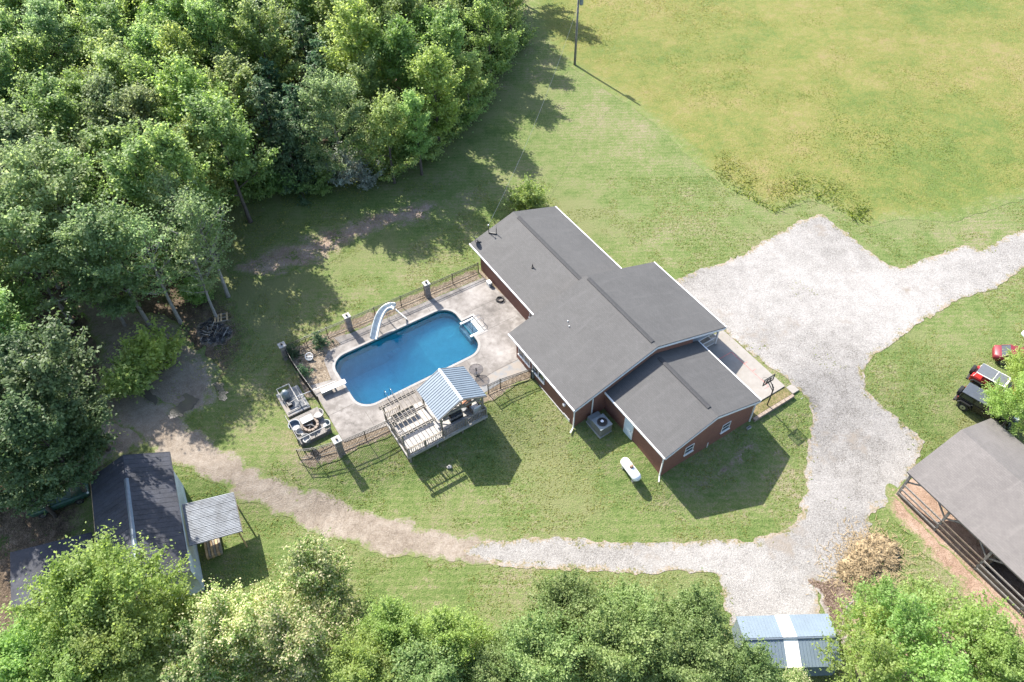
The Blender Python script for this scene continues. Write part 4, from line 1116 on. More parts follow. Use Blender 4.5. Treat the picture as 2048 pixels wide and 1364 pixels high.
# white panel lying on the lawn seen through the pergola shadow
p = at(899, 935); rk = thing('garden_stone', 'pale round stone lying on the lawn in the pergola shadow', 'stone', p)
d = MB(); d.ball(p + Vector((0, 0, .1)), (.22, .18, .16), 9, 6, .25); d.build('stone', M['capstone'], rk)

# ------------------------------------------------------------------ fire pit platform
FT = 0.42
FP = (-20.75, -17.95, -22.95, -20.25)
plat = thing('wooden_platform', 'weathered grey board platform carrying the round fire pit', 'platform', HF.p(-19, -21.6, 0))
d = MB(); v_ = FP[2]; k = 0
while v_ < FP[3] - .02:
    d.fbox(HF, FP[0], FP[1], v_ + .005, min(v_ + .14 - .005, FP[3]), FT - .04, FT + .004 * (k % 3)); v_ += .14; k += 1
d.build('deck_board', M['wood_grey'], plat, kind='stuff')
d = MB(); d.fbox(HF, FP[0] + .03, FP[1] - .03, FP[2] + .03, FP[3] - .03, FT - .2, FT - .045); d.build('deck_frame', M['wood_dark'], plat)
v_ = FP[2] + .08; bm = MB(); bm.box((0, 0, 0), (.025, .11, 1.0)); bme = piece_mesh('skirt_board', bm, M['wood_grey'])
while v_ < FP[3]:
    q = HF.p(FP[1] + .02, v_, 0); piece('skirt_board', bme, q + Vector((0, 0, FT - .56 + .03 * rnd.random())), HF.az, plat); v_ += .13
d = MB(); d.beam(HF.p(FP[1], FP[2], FT + .75), HF.p(FP[1], FP[3], FT + .75), .05, .05)
d.build('rail', M['cinder'], plat)
for v_ in (FP[2], -21.6, FP[3]):
    d = MB(); d.fbox(HF, FP[1] - .03, FP[1] + .03, v_ - .03, v_ + .03, FT, FT + .74); d.build('rail_post', M['cinder'], plat)
d = MB(); d.beam(HF.p(FP[0], FP[2] - .02, FT + .8), HF.p(FP[1], FP[2] - .02, FT + .8), .05, .06)
for k in range(20): d.fbox(HF, FP[0] + .1 + k * .14, FP[0] + .13 + k * .14, FP[2] - .04, FP[2] - .01, FT, FT + .78)
d.build('side_railing', M['black'], plat)
fc = HF.p(-19.15, -21.5, FT)
fire = thing('fire_pit', 'round brown stone fire pit with logs on the grey platform', 'fire pit', fc)
n = 12
for k in range(n):
    a = 2 * math.pi * k / n
    d = MB(); d.box(fc + Vector((.58 * math.cos(a), .58 * math.sin(a), .17)), (.22, .28, .34), a); d.build('stone', M['block'], fire, bevel=.03)
d = MB(); d.cyl(fc + Vector((0, 0, .004)), fc + Vector((0, 0, .06)), .47, 18); d.build('ash_bed', M['ash'], fire)
for k, (x, y, a) in enumerate(((-.15, .1, .4), (.12, .12, 2.0), (.0, -.15, 1.2), (.2, -.1, 2.7), (-.2, -.1, .1))):
    d = MB(); v = Vector((math.cos(a), math.sin(a), .15)) * .24; c = fc + Vector((x, y, .16 + .04 * k)); d.tube([c - v, c + v], .055, 8); d.build('log', M['wood_grey'], fire)
def tub_chair(px, py, z, label, mat, s=1.0):  # chair materials picked greyer, so their colour holds the shade
    p = at(px, py, z)
    r = thing('tub_chair', label, 'chair', p)
    d = MB(); d.tube([p + Vector((0, 0, .32)), p + Vector((0, 0, .42))], [.26 * s, .3 * s], 16); d.build('seat', mat, r)
    a0 = rnd.random() * 6
    d = MB()
    rg = []
    for k in range(11):
        a = a0 + math.pi * 1.25 * (k / 10 - .5)
        c, s2 = math.cos(a), math.sin(a)
        rg.append([p + Vector((c * q * s, s2 * q * s, zz_)) for q, zz_ in ((.30, .36), (.34, .36), (.40, .74), (.36, .74))])
    d.loft(rg); d.build('backrest', mat, r, smooth=False)
    for k in range(4):
        a = a0 + math.pi / 4 + k * math.pi / 2
        d = MB(); d.beam(p + Vector((.2 * s * math.cos(a), .2 * s * math.sin(a), .33)), p + Vector((.27 * s * math.cos(a), .27 * s * math.sin(a), 0)), .03, .03); d.build('leg', M['hvac'], r)
tub_chair(592, 859, FT, 'faded blue tub chair at the railing side of the fire pit', M['teal'], 1.25)
tub_chair(603, 872, FT, 'small white tub chair between the blue chair and the white rail', M['capstone'], .8)
tub_chair(615, 885, FT, 'white tub chair at the near corner of the fire pit platform', M['cinder'], .95)
tub_chair(655, 856, FT, 'pale blue tub chair beside the front corner pillar', M['hvac'], .9)
tub_chair(639, 836, .1, 'cream tub chair on bare soil between platform and pool deck', M['wood_white'], 1.2)
p = at(616, 845, FT)
cooler = thing('storage_box', 'dark grey storage box on the fire pit platform', 'box', p, HF.az)
d = MB(); d.box(p + Vector((0, 0, .24)), (.6, .95, .46), HF.az); d.build('box', M['wood_dark'], cooler, bevel=.02)
d = MB(); d.box(p + Vector((0, 0, .51)), (.64, 1.0, .06), HF.az); d.build('lid', M['hvac'], cooler, bevel=.02)

# ------------------------------------------------------------------ pool pump pad
eq = at(588, 806)
EF = Fr((eq.x, eq.y, eq.z), HF.az)
pad = thing('pump_platform', 'grey equipment platform with pool filter tank and white pipes', 'pump platform', eq, HF.az)
d = MB(); d.fbox(EF, -1.45, 1.35, -1.0, 1.0, 0, .3); d.build('base', M['slab'], pad, bevel=.02)
d = MB(); c = EF.p(-.6, -.35, .3); d.tube([c, c + Vector((0, 0, .15)), c + Vector((0, 0, .7)), c + Vector((0, 0, .95)), c + Vector((0, 0, 1.0))], [.3, .34, .34, .2, .05], 16); d.build('filter_tank', M['hvac'], pad, smooth=True)
d = MB(); d.fbox(EF, -.1, .55, -.6, -.2, .3, .62); d.build('pump', M['black'], pad, bevel=.05)
d = MB()
for P in ([(-1.3, .3, .3), (-1.3, .3, 1.05), (.9, .3, 1.05), (.9, .3, .35)], [(-1.3, .3, 1.05), (-1.3, -.8, 1.05), (-.6, -.8, 1.05), (-.6, -.8, .5)], [(-1.1, .75, .4), (1.1, .75, .4), (1.1, 1.0, .4)], [(.3, -.4, .6), (.3, .3, .8)], [(1.0, -.9, .4), (1.0, .8, .4)]):
    d.tube([EF.p(*q) for q in P], .045, 8)
d.build('pipe', M['capstone'], pad)
d = MB(); d.tube([EF.p(-.1, .35, .5), EF.p(-.05, 2.6, .35), EF.p(.0, 4.0, .25)], .03, 8); d.build('supply_pipe', M['white'], pad)
d = MB()
for k in range(9): d.fbox(EF, 1.36, 1.385, -.95 + k * .22, -.8 + k * .22, -.5, .28)
d.build('skirt_panel', M['wood_grey'], pad)

# ------------------------------------------------------------------ planting bed by the deep end
p = at(620, 719)
orn = thing('garden_ornament', 'white metal wheel planter standing in the planting bed', 'ornament', p)
q = Matrix.Rotation(R(35), 3, 'X')
d = MB(); d.torus(p + Vector((0, 0, .42)), .34, .035, 22, 6, q); d.build('wheel', M['white'], orn)
d = MB()
for k in range(4):
    a = math.pi * k / 4; v = q @ Vector((math.cos(a), math.sin(a), 0)) * .34; d.beam(p + Vector((0, 0, .42)) - v, p + Vector((0, 0, .42)) + v, .025, .025)
d.build('spoke', M['white'], orn)
d = MB(); d.tube([p, p + Vector((0, 0, .3))], [.2, .26], 12); d.build('pot', M['cinder'], orn)

# ------------------------------------------------------------------ propane tank, heat pump, blocks
a, b = at(1249, 926, -.1), at(1273, 958, -.1)
ax = (b - a); ax.z = 0; ax.normalize()
cz = float(T(a.x, a.y))
c0 = (a + b) / 2; c0.z = cz + .62
tank = thing('propane_tank', 'white horizontal propane tank lying on the lawn by the house', 'propane tank', Vector((c0.x, c0.y, cz)))
d = MB(); P, rr = [], []
for t, r in ((-1.12, .03), (-1.10, .16), (-1.02, .29), (-.9, .365), (-.75, .39), (.75, .39), (.9, .365), (1.02, .29), (1.10, .16), (1.12, .03)): P.append(c0 + ax * t); rr.append(r)
d.tube(P, rr, 20); d.build('tank', M['tank'], tank, smooth=True)
d = MB(); d.tube([c0 + Vector((0, 0, .33)), c0 + Vector((0, 0, .5)), c0 + Vector((0, 0, .6)), c0 + Vector((0, 0, .63))], [.17, .17, .12, .02], 14); d.build('dome', M['rusty'], tank, smooth=False)
for s_ in (-.7, .7):
    d = MB(); q = c0 + ax * s_; d.box((q.x, q.y, cz + .13), (.16, .6, .36), math.atan2(ax.y, ax.x)); d.build('foot', M['cinder'], tank)
for s_ in (-.45, .4):
    d = MB(); q = c0 + ax * s_ + Vector((0, 0, .38)); d.cyl(q, q + Vector((0, 0, .06)), .035, 8); d.build('fitting', M['iron'], tank)
c = at(1204, 845, .95)
AF = Fr((c.x, c.y, float(T(c.x, c.y))), HF.az)
ac = thing('heat_pump', 'grey packaged heat pump unit with a round top fan against the wall', 'air conditioner', AF.o, HF.az)
d = MB(); d.fbox(AF, -.62, .62, -.58, .58, 0.06, 1.0); d.build('cabinet', M['hvac_pale'], ac, bevel=.015)
d = MB(); d.fbox(AF, -.65, .65, -.61, .61, 1.003, 1.07); d.build('top_panel', M['hvac'], ac, bevel=.015)
d = MB(); d.fbox(AF, -1.25, -.63, -.55, .55, 0.06, .78); d.build('duct_section', M['hvac'], ac, bevel=.02)
d = MB(); q = AF.p(.02, 0, 1.073); d.ring(q, .36, .43, 0, .05, 28); d.build('fan_ring', M['iron'], ac)
d = MB(); d.cyl(AF.p(.02, 0, 1.074), AF.p(.02, 0, 1.085), .36, 24); d.build('fan_well', M['black'], ac)
d = MB(); d.cyl(AF.p(.0, 0, 1.09), AF.p(.0, 0, 1.2), .13, 14)
d.build('fan_motor', M['steel'], ac)
d = MB()
for k in range(5): d.torus(AF.p(.02, 0, 1.11), .08 + .065 * k, .007, 24, 4)
d.build('fan_grille', M['iron'], ac)
d = MB(); d.fbox(AF, -1.3, .66, -.62, .62, -.1, .055); d.build('pad', M['cinder'], ac)
p = at(1497, 857)
blk = thing('concrete_block', 'grey hollow concrete block left on the grass at the house corner', 'concrete block', p, .5)
d = MB()
bf = Fr(p, .5)
for u0, u1, v0, v1 in ((-.2, .2, -.1, -.07), (-.2, .2, .07, .1), (-.2, -.165, -.067, .067), (.165, .2, -.067, .067), (-.02, .02, -.067, .067)): d.fbox(bf, u0, u1, v0, v1, 0, .19)
d.build('block', M['cinder'], blk)

# ------------------------------------------------------------------ basketball hoop, retaining wall, steps
p = at(1533.5, 812)
hoop = thing('basketball_hoop', 'black basketball hoop on a pole at the end of the patio', 'basketball hoop', p, HF.az)
BF_ = Fr(p, HF.az)
d = MB(); d.tube([BF_.p(0, 0, -.3), BF_.p(0, 0, 2.3), BF_.p(-.25, 0, 2.75)], .055, 10); d.build('pole', M['black'], hoop)
for z_ in (2.3, 2.7):
    d = MB(); d.beam(BF_.p(0, 0, z_ - .2), BF_.p(-.62, 0, z_ + .25), .05, .06); d.build('arm', M['black'], hoop)
d = MB(); x0 = -.68
for v0, v1, z0, z1 in ((-.6, .6, 3.2, 3.27), (-.6, .6, 2.45, 2.52), (-.6, -.54, 2.52, 3.2), (.54, .6, 2.52, 3.2), (-.25, .25, 2.95, 2.99), (-.25, -.21, 2.6, 2.95), (.21, .25, 2.6, 2.95), (-.25, .25, 2.56, 2.6)):
    d.fbox(BF_, x0 - .03, x0 + .03, v0, v1, z0, z1)
d.build('backboard_frame', M['black'], hoop)
m_, nt, b_ = new_mat('clear_acrylic'); nt.nodes.remove(b_)
t_ = N(nt, 'ShaderNodeBsdfTransparent'); t_.inputs[0].default_value = (.75, .77, .78, 1)
g_ = N(nt, 'ShaderNodeBsdfGlossy'); g_.inputs['Roughness'].default_value = .08
mx = N(nt, 'ShaderNodeMixShader', i_Fac=.08); nt.links.new(t_.outputs[0], mx.inputs[1]); nt.links.new(g_.outputs[0], mx.inputs[2]); nt.links.new(mx.outputs[0], nt.nodes['Material Output'].inputs[0])
d = MB(); d.fbox(BF_, x0 - .01, x0 + .01, -.54, .54, 2.52, 3.2); d.build('backboard', m_, hoop)
d = MB(); d.torus(BF_.p(x0 - .32, 0, 2.6), .23, .012, 20, 5); d.beam(BF_.p(x0, 0, 2.6), BF_.p(x0 - .1, 0, 2.6), .1, .03); d.build('rim', M['iron'], hoop)
rw = thing('retaining_wall', 'low tan block retaining wall below the planted strip', 'retaining wall', HF.p(1.6, 12.3, -.6), HF.az)
w0, w1 = HF.p(.2, 9.95, 0), HF.p(.2, 14.6, 0)
n = 9
for row in range(3):
    for k in range(n + row % 2):
        t0, t1 = max(0, (k + .02 - .5 * (row % 2)) / n), min(1, (k + .98 - .5 * (row % 2)) / n)
        a = w0.lerp(w1, t0); b = w0.lerp(w1, t1); a.z = b.z = -.72 + .27 * row
        d = MB(); d.beam(a, b, .30 - .01 * row, .255); d.build('wall_block', M['block'], rw, bevel=.02)
slab('planting_strip', hw([(-.84, 9.62), (-.84, 14.55), (.04, 14.55), (.04, 9.62)]), -1.0, -.06, M['strip'], kind='structure')
stn = thing('stone_step', 'pale stone step slab at the corner of the patio and gravel', 'step', at(1590, 783, -.2), HF.az)
for k, (x, y, z_) in enumerate(((1583, 775, -.12), (1599, 786, -.35))):
    q = at(x, y, z_); d = MB(); d.box(q + Vector((0, 0, -.14)), (1.1, .75, .28), HF.az); d.build('slab', M['patio'], stn, bevel=.03)

# ------------------------------------------------------------------ open barn at the right
BA = Fr((29.95, 30.75, 0), R(-60.5))
BE, BR, BW, BL = 1.9, 3.9, 9.7, 17.0
barn = thing('open_barn', 'open sided timber barn with weathered grey brown gable roof', 'barn', BA.p(8, 5, -1.2))
for s_, (va, vb) in enumerate(((0, BW / 2), (BW, BW / 2))):
    L = math.hypot(BW / 2, BR - BE)
    a, b, c, e = BA.p(0, vb, BR), BA.p(BL, vb, BR), BA.p(BL, va, BE), BA.p(0, va, BE)
    dn = Vector((0, 0, -.1))
    q = [[a, e, c, b], [a + dn, b + dn, c + dn, e + dn], [e, e + dn, c + dn, c], [a, a + dn, e + dn, e], [b, c, c + dn, b + dn]]
    w = [[(0, 0), (0, L), (BL, L), (BL, 0)]] + [[(0, 0), (0, .01), (.01, .01), (.01, 0)]] * 4
    if s_: q = [x[::-1] for x in q]; w = [x[::-1] for x in w]
    uv_quads('roof_slope', q, w, M['shingle_brown'], barn)
GZ = -1.25
for u_ in (.35, 3.95, 7.6, 11.3, 15.0):
    for v_ in (.15, BW - .3):
        d = MB(); d.fbox(BA, u_ - .09, u_ + .09, v_ - .09, v_ + .09, GZ - .3, BE - .02); d.build('post', M['wood_grey'], barn)
    if u_ < 15:
        for sg_ in ((1,) if u_ < 1 else (-1, 1)):
            d = MB(); d.beam(BA.p(u_ + sg_ * .05, .15, BE - 1.1), BA.p(u_ + sg_ * 1.1, .15, BE - .15), .07, .12); d.build('brace', M['wood_grey'], barn)
d = MB(); d.fbox(BA, .1, BL, .05, .25, BE - .2, BE - .02); d.build('plate_beam', M['wood_grey'], barn)
for z_ in (-.75, -.15, .45):
    for k in range(4):
        ua, ub = (.35, 3.95, 7.6, 11.3, 15.0)[k:k + 2]
        d = MB(); d.fbox(BA, ua + .03, ub - .03, -.02, .05, z_ - .07, z_ + .07); d.build('fence_board', M['wood_grey'] if k % 2 == 0 else M['wood_dark'], barn)
for k in (0, 2, 3):
    ua, ub = (.35, 3.95, 7.6, 11.3, 15.0)[k:k + 2]
    for j in range(5):
        if k == 0 and j > 2: continue
        d = MB(); z_ = GZ + .12 + j * .2; d.fbox(BA, ua + .02, ub - .02, .065, .1, z_ - .09, z_ + .09); d.build('wall_board', M['wood_dark'], barn)
for j in range(15):  # side boarding added to keep the barn interior dark
    d = MB(); z_ = GZ + .1 + j * .21; d.fbox(BA, .2, BL, BW - .2, BW - .16, z_ - .1, z_ + .1); d.build('wall_board', M['wood_dark'], barn)
for j in range(14):  # far end boarded up as well, added to darken the inside
    d = MB(); v_ = 5.2 + j * .32; d.fbox(BA, .18, .22, v_, v_ + .31, GZ, min(BE, 9) - .1); d.build('wall_board', M['wood_dark'], barn)
d = MB(); d.fbox(BA, BL - .2, BL - .1, .2, BW - .2, GZ, BE); d.build('added_end_wall', M['wood_dark'], barn)  # added closing wall that keeps daylight out of the interior
d = MB(); d.fbox(BA, 7.8, 8.0, .3, BW - .3, GZ, BE - .2); d.build('partition', M['wood_dark'], barn)
sheet('barn_floor', [tuple(BA.p(a, b, 0)[:2]) for a, b in ((-.2, -.4), (BL, -.4), (BL, BW), (-.2, BW))], M['redsoil'], .045, wob=(.2, 1.5, .1, .4), ew=.3, seed=77)
q = BA.p(13.4, .9, GZ)
bx = thing('storage_tub', 'pale blue storage tub inside the open barn side', 'tub', q, BA.az)
d = MB(); d.fbox(BA, 12.6, 14.0, .45, 1.3, -1.1, -.2); d.build('tub', M['palecar'], bx, bevel=.05)
d = MB(); d.fbox(BA, 12.55, 14.05, .4, 1.35, -.195, -.12); d.build('lid', M['offwhite'], bx, bevel=.03)

# ------------------------------------------------------------------ white workshop with lean-to at the left
SF = Fr((-26.3, 32.2, 0), R(-67.5))
SZ = -1.3
shop = thing('workshop', 'white walled workshop with a dark metal gable roof under the trees', 'workshop', SF.p(4, -3, -1))
SE, SR_, SV0, SV1, SU0, SU1 = 2.6, 4.0, -5.9, -.08, -1.45, 9.3
prof = [(-5.6, SZ), (-.12, SZ), (-.12, SE - .08), (-2.99, SR_ - .1), (-5.6, SE - .08)]
d = MB(); d.loft([[SF.p(0, a, b) for a, b in prof], [SF.p(8.95, a, b) for a, b in prof]]); d.build('wall', M['white_wall'], shop)
for s_ in (-1, 1):
    ve = SV0 if s_ < 0 else SV1; vr = -2.99
    a, b, c, e = SF.p(SU0, vr, SR_), SF.p(SU1, vr, SR_), SF.p(SU1, ve, SE), SF.p(SU0, ve, SE)
    dn = Vector((0, 0, -.05))
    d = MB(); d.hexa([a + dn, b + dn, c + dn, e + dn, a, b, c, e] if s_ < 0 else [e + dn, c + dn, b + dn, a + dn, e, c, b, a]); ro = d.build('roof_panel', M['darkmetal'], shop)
    for k in range(26):
        uu = SU0 + .05 + k * (SU1 - SU0 - .1) / 25
        d = MB(); d.beam(SF.p(uu, vr + s_ * .02, SR_ + .004), SF.p(uu, ve, SE + .004), .022, .012); d.build('seam', M['darkmetal'], ro)
    d = MB(); d.fbox(SF, SU0, SU1, *sorted((ve, ve + s_ * .05)), SE - .16, SE - .03); d.build('eave_trim', M['wood_tan'] if s_ < 0 else M['darkmetal'], ro)
d = MB(); d.hexa([SF.p(.8, -3.16, SR_ - .04), SF.p(SU1, -3.16, SR_ - .04), SF.p(SU1, -2.82, SR_ - .04), SF.p(.8, -2.82, SR_ - .04), SF.p(.8, -3.03, SR_ + .07), SF.p(SU1, -3.03, SR_ + .07), SF.p(SU1, -2.95, SR_ + .07), SF.p(.8, -2.95, SR_ + .07)])
d.build('ridge_cap', M['ridgecap'], shop)
lean = [at(*q, z) for q, z in (((364, 1009), 1.75), ((466.8, 984), 1.4), ((484, 1063), 1.4), ((378.5, 1093), 1.75))]
lt = thing('lean_to_canopy', 'weathered corrugated metal canopy on posts beside the white workshop wall', 'canopy', Vector((lean[1].x, lean[1].y, -1.1)))
dn = Vector((0, 0, -.03))
n = 9
for k in range(n):
    a, b = lean[0].lerp(lean[3], k / n), lean[1].lerp(lean[2], k / n); c, e = lean[1].lerp(lean[2], (k + .97) / n), lean[0].lerp(lean[3], (k + .97) / n)
    up_ = Vector((0, 0, .012 * (k % 2)))
    d = MB(); d.hexa([p + up_ + dn for p in (e, c, b, a)] + [p + up_ for p in (e, c, b, a)]); sh = d.build('roof_sheet', M['rust_galv'], lt)
    for j in range(3):
        t = (k + .15 + .33 * j) / n
        d = MB(); d.beam(lean[0].lerp(lean[3], t) + up_ + Vector((0, 0, .01)), lean[1].lerp(lean[2], t) + up_ + Vector((0, 0, .01)), .05 if j else .07, .035); d.build('rib', M['rust_galv'], sh)
for q in (lean[1].lerp(lean[0], .06).lerp(lean[2], .06), lean[2].lerp(lean[3], .08).lerp(lean[1], .05)):
    zt = float(T(q.x, q.y)); d = MB(); d.beam((q.x, q.y, zt - .2), (q.x, q.y, q.z - .05), .1, .1); d.build('post', M['wood_tan'], lt)
d = MB(); d.beam(lean[1] + Vector((0, 0, -.1)), lean[2] + Vector((0, 0, -.1)), .08, .12); d.build('beam', M['wood_pale'], lt)
wpil = thing('wood_stack', 'stack of sawn boards stored beneath the corrugated canopy', 'wood stack', Vector((-22.9, 26.9, -1.15)))
for k in range(6):
    d = MB(); c = SF.p(5.6, .55 + .2 * k, -.95 + .02 * (k % 2)); d.beam(c - SF.u * 1.1, c + SF.u * 1.1, .16, .35); d.build('board', M['wood_pale'] if k % 2 else M['wood_tan'], wpil)
lowr = [at(*q, 1.6) for q in ((20, 1105), (183, 1064), (200, 1185), (22, 1215))]
ls = thing('low_shed', 'low dark flat roofed shed next to the white workshop', 'shed', Vector((lowr[0].x, lowr[0].y, -1.2)))
dn = Vector((0, 0, -.08))
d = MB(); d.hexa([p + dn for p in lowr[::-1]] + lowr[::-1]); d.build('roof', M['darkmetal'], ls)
cen = sum(lowr, Vector()) / 4
wl_ = [cen + (p - cen) * .93 for p in lowr]
d = MB(); d.loft([[Vector((p.x, p.y, -1.4)) for p in wl_[::-1]], [Vector((p.x, p.y, 1.51)) for p in wl_[::-1]]]); d.build('wall', M['wood_dark'], ls)

# ------------------------------------------------------------------ small blue metal shed at the bottom
a, b = at(1472, 1232.8, .9), at(1655.5, 1227.3, .9)
KF = Fr((a.x, a.y, 0), math.atan2(b.y - a.y, b.x - a.x)); KL = (b - a).length
ks = thing('metal_shed', 'small blue grey metal shed with a white translucent roof strip', 'shed', KF.p(KL / 2, -1.8, -1.2))
KZ, KR, KW = .9, 1.5, 1.75
d = MB(); prof = [(-.08, -1.4), (-.08, KZ - .05), (-KW, KR - .06), (-2 * KW + .08, KZ - .05), (-2 * KW + .08, -1.4)]
d.loft([[KF.p(.1, x, z_) for x, z_ in prof], [KF.p(KL - .1, x, z_) for x, z_ in prof]]); d.build('wall', M['bluemetal'], ks)
f0, f1 = .42, .57
for s_ in (0, 1):
    va, vb = (0, -KW + .04) if s_ == 0 else (-2 * KW, -KW - .04)
    zb = KR if s_ == 0 else KR - .03
    for (ua, ub, mt, nm, lift) in ((0, f0 * KL, M['bluemetal'], 'roof_panel', 0), (f0 * KL, f1 * KL, M['skylight'], 'skylight_panel', .006), (f1 * KL, KL, M['bluemetal'], 'roof_panel', 0)):
        c4 = [KF.p(ua, va, KZ + lift), KF.p(ub, va, KZ + lift), KF.p(ub, vb, zb + lift), KF.p(ua, vb, zb + lift)]
        if s_ == 0: c4 = c4[::-1]
        d = MB(); d.hexa([p + Vector((0, 0, -.03)) for p in c4] + c4); ro = d.build(nm, mt, ks)
        if nm == 'roof_panel':
            n = int((ub - ua) / .22)
            for k in range(n + 1):
                uu = ua + .02 + (ub - ua - .04) * k / n
                d = MB(); d.beam(KF.p(uu, va, KZ + .005), KF.p(uu, vb, zb + .005), .025, .035); d.build('seam', mt, ro)
d = MB(); d.beam(KF.p(0, -KW - .05, KR + .02), KF.p(KL, -KW - .05, KR + .02), .1, .05); d.build('ridge_cap', M['ridgecap'], ks)

# ------------------------------------------------------------------ vehicles
def wheel(parent, c, axis, r=.38, w=.26, rim=None):
    c = Vector(c); ax_ = Vector(axis).normalized()
    d = MB(); P = [c - ax_ * w / 2, c - ax_ * w * .42, c + ax_ * w * .42, c + ax_ * w / 2]; d.tube(P, [r * .86, r, r, r * .86], 22); t = d.build('wheel', M['rubber'], parent)
    d = MB(); d.tube([c - ax_ * (w / 2 + .012), c + ax_ * (w / 2 + .012)], r * .56, 16); d.build('rim', rim or M['chrome'], t)
    d = MB(); d.tube([c - ax_ * (w / 2 + .03), c + ax_ * (w / 2 + .03)], r * .16, 10); d.build('hub', M['iron'], t)
def offroader(name, label, cen, az, body, open_top):
    z0 = float(T(cen[0], cen[1]))
    F = Fr((cen[0], cen[1], z0), az)                 # u forwards, v to the left
    r = thing(name, label, 'off-road car', F.o, az)
    L2 = 2.15
    d = MB(); d.fbox(F, -L2, .75, -.78, .78, .52, 1.16); d.build('tub', body, r, bevel=.05)
    d = MB(); d.loft([[F.p(.75, -.66, .6), F.p(.75, .66, .6), F.p(.75, .66, 1.18), F.p(.75, -.66, 1.18)], [F.p(2.0, -.56, .62), F.p(2.0, .56, .62), F.p(2.0, .56, 1.10), F.p(2.0, -.56, 1.10)]]); d.build('hood', body, r, bevel=.04)
    d = MB(); d.fbox(F, 2.0, 2.06, -.58, .58, .62, 1.1); d.build('grille', M['black'], r)
    for s_ in (-1, 1):
        d = MB(); d.cyl(F.p(2.05, s_ * .42, .92), F.p(2.09, s_ * .42, .92), .1, 14); d.build('headlight', M['skylight'], r)
        d = MB(); d.fbox(F, -L2 - .04, -L2 + .02, s_ * .7 - .06, s_ * .7 + .06, .85, 1.08); d.build('tail_light', M['redcar'], r)
        for uc in (-1.4, 1.4):
            d = MB(); pr_ = [(-.62, .72), (-.42, .98), (.42, .98), (.62, .72), (.5, .70), (.36, .88), (-.36, .88), (-.5, .70)]
            va, vb = sorted((s_ * .72, s_ * .98))
            d.loft([[F.p(uc + a, va, b) for a, b in pr_], [F.p(uc + a, vb, b) for a, b in pr_]]); d.build('fender_flare', M['black'], r)
            wheel(r, F.p(uc, s_ * .80, .42), F.v, .42, .28)
        d = MB(); d.fbox(F, .55, .72, *sorted((s_ * .82, s_ * 1.0)), 1.2, 1.38); d.build('mirror', M['black'], r, bevel=.03)
    d = MB(); d.fbox(F, -L2 - .22, -L2 - .01, -.8, .8, .5, .68); d.build('rear_bumper', M['iron'], r, bevel=.03)
    d = MB(); d.fbox(F, 2.08, 2.28, -.75, .75, .5, .68); d.build('front_bumper', M['iron'], r, bevel=.03)
    wheel(r, F.p(-L2 - .17, 0.1, 1.05), F.u, .41, .26)
    if not open_top:
        d = MB(); d.loft([[F.p(-L2 + .02, -.76, 1.165), F.p(.62, -.76, 1.165), F.p(.62, .76, 1.165), F.p(-L2 + .02, .76, 1.165)], [F.p(-L2 + .1, -.68, 1.72), F.p(.32, -.68, 1.72), F.p(.32, .68, 1.72), F.p(-L2 + .1, .68, 1.72)]])
        d.build('cabin', body, r, bevel=.03)
        d = MB(); d.fbox(F, -L2 + .06, .36, -.71, .71, 1.723, 1.79); d.build('hardtop', M['hardtop'], r, bevel=.03)
        for s_ in (-1, 1):
            for ua, ub in ((-1.95, -1.0), (-.9, -.15), (-.05, .45)):
                sh = .0
                q = [F.p(ua, s_ * .752, 1.24), F.p(ub, s_ * .752, 1.24), F.p(ub - .1, s_ * .696, 1.64), F.p(ua + .06, s_ * .696, 1.64)]
                o_ = F.v * (.012 * s_)
                d = MB(); d.hexa([p - o_ for p in q] + [p + o_ for p in q]); d.build('side_window', M['carglass'], r)
            d = MB(); d.fbox(F, -.1, .02, *sorted((s_ * .785, s_ * .81)), 1.0, 1.05); d.fbox(F, -.98, -.86, *sorted((s_ * .785, s_ * .81)), 1.0, 1.05); d.build('door_handle', M['chrome'], r)
        q = [F.p(.64, -.68, 1.2), F.p(.64, .68, 1.2), F.p(.37, .62, 1.68), F.p(.37, -.62, 1.68)]
        o_ = Vector((F.u.x, F.u.y, .5)) * .012
        d = MB(); d.hexa([p - o_ for p in q] + [p + o_ for p in q]); d.build('windshield', M['carglass'], r)
    else:
        d = MB()
        for s_ in (-1, 1):
            d.tube([F.p(-2.0, s_ * .7, 1.1), F.p(-1.9, s_ * .66, 1.66), F.p(.35, s_ * .66, 1.7), F.p(.72, s_ * .7, 1.15)], .045, 8)
        for u_ in (-1.9, -.6, .35): d.tube([F.p(u_, -.66, 1.68), F.p(u_, .66, 1.68)], .045, 8)
        d.build('roll_bar', M['white'], r)
        d = MB(); d.fbox(F, -1.95, -.65, -.63, .63, 1.69, 1.74); d.build('roof_panel', M['softtop'], r, bevel=.02)
        d = MB(); d.fbox(F, -.6, .3, -.63, .63, 1.69, 1.735); d.build('roof_panel', M['softtop'], r, bevel=.02)
        d = MB()
        for a_, b_ in (((.74, -.68, 1.17), (.42, -.64, 1.68)), ((.74, .68, 1.17), (.42, .64, 1.68)), ((.42, -.64, 1.68), (.42, .64, 1.68)), ((.74, -.68, 1.17), (.74, .68, 1.17))): d.beam(F.p(*a_), F.p(*b_), .07, .07)
        wf = d.build('windshield_frame', M['white'], r)
        q = [F.p(.73, -.64, 1.2), F.p(.73, .64, 1.2), F.p(.43, .6, 1.65), F.p(.43, -.6, 1.65)]; o_ = Vector((F.u.x, F.u.y, .5)) * .008
        d = MB(); d.hexa([p - o_ for p in q] + [p + o_ for p in q]); d.build('windshield', M['screen'], wf)
        for s_ in (-.36, .36):
            d = MB(); d.fbox(F, -.6, -.1, s_ - .24, s_ + .24, .85, 1.2); d.fbox(F, -.75, -.6, s_ - .24, s_ + .24, .9, 1.5); d.build('seat', M['black'], r, bevel=.04)
    return r
hd = R(-45.7)
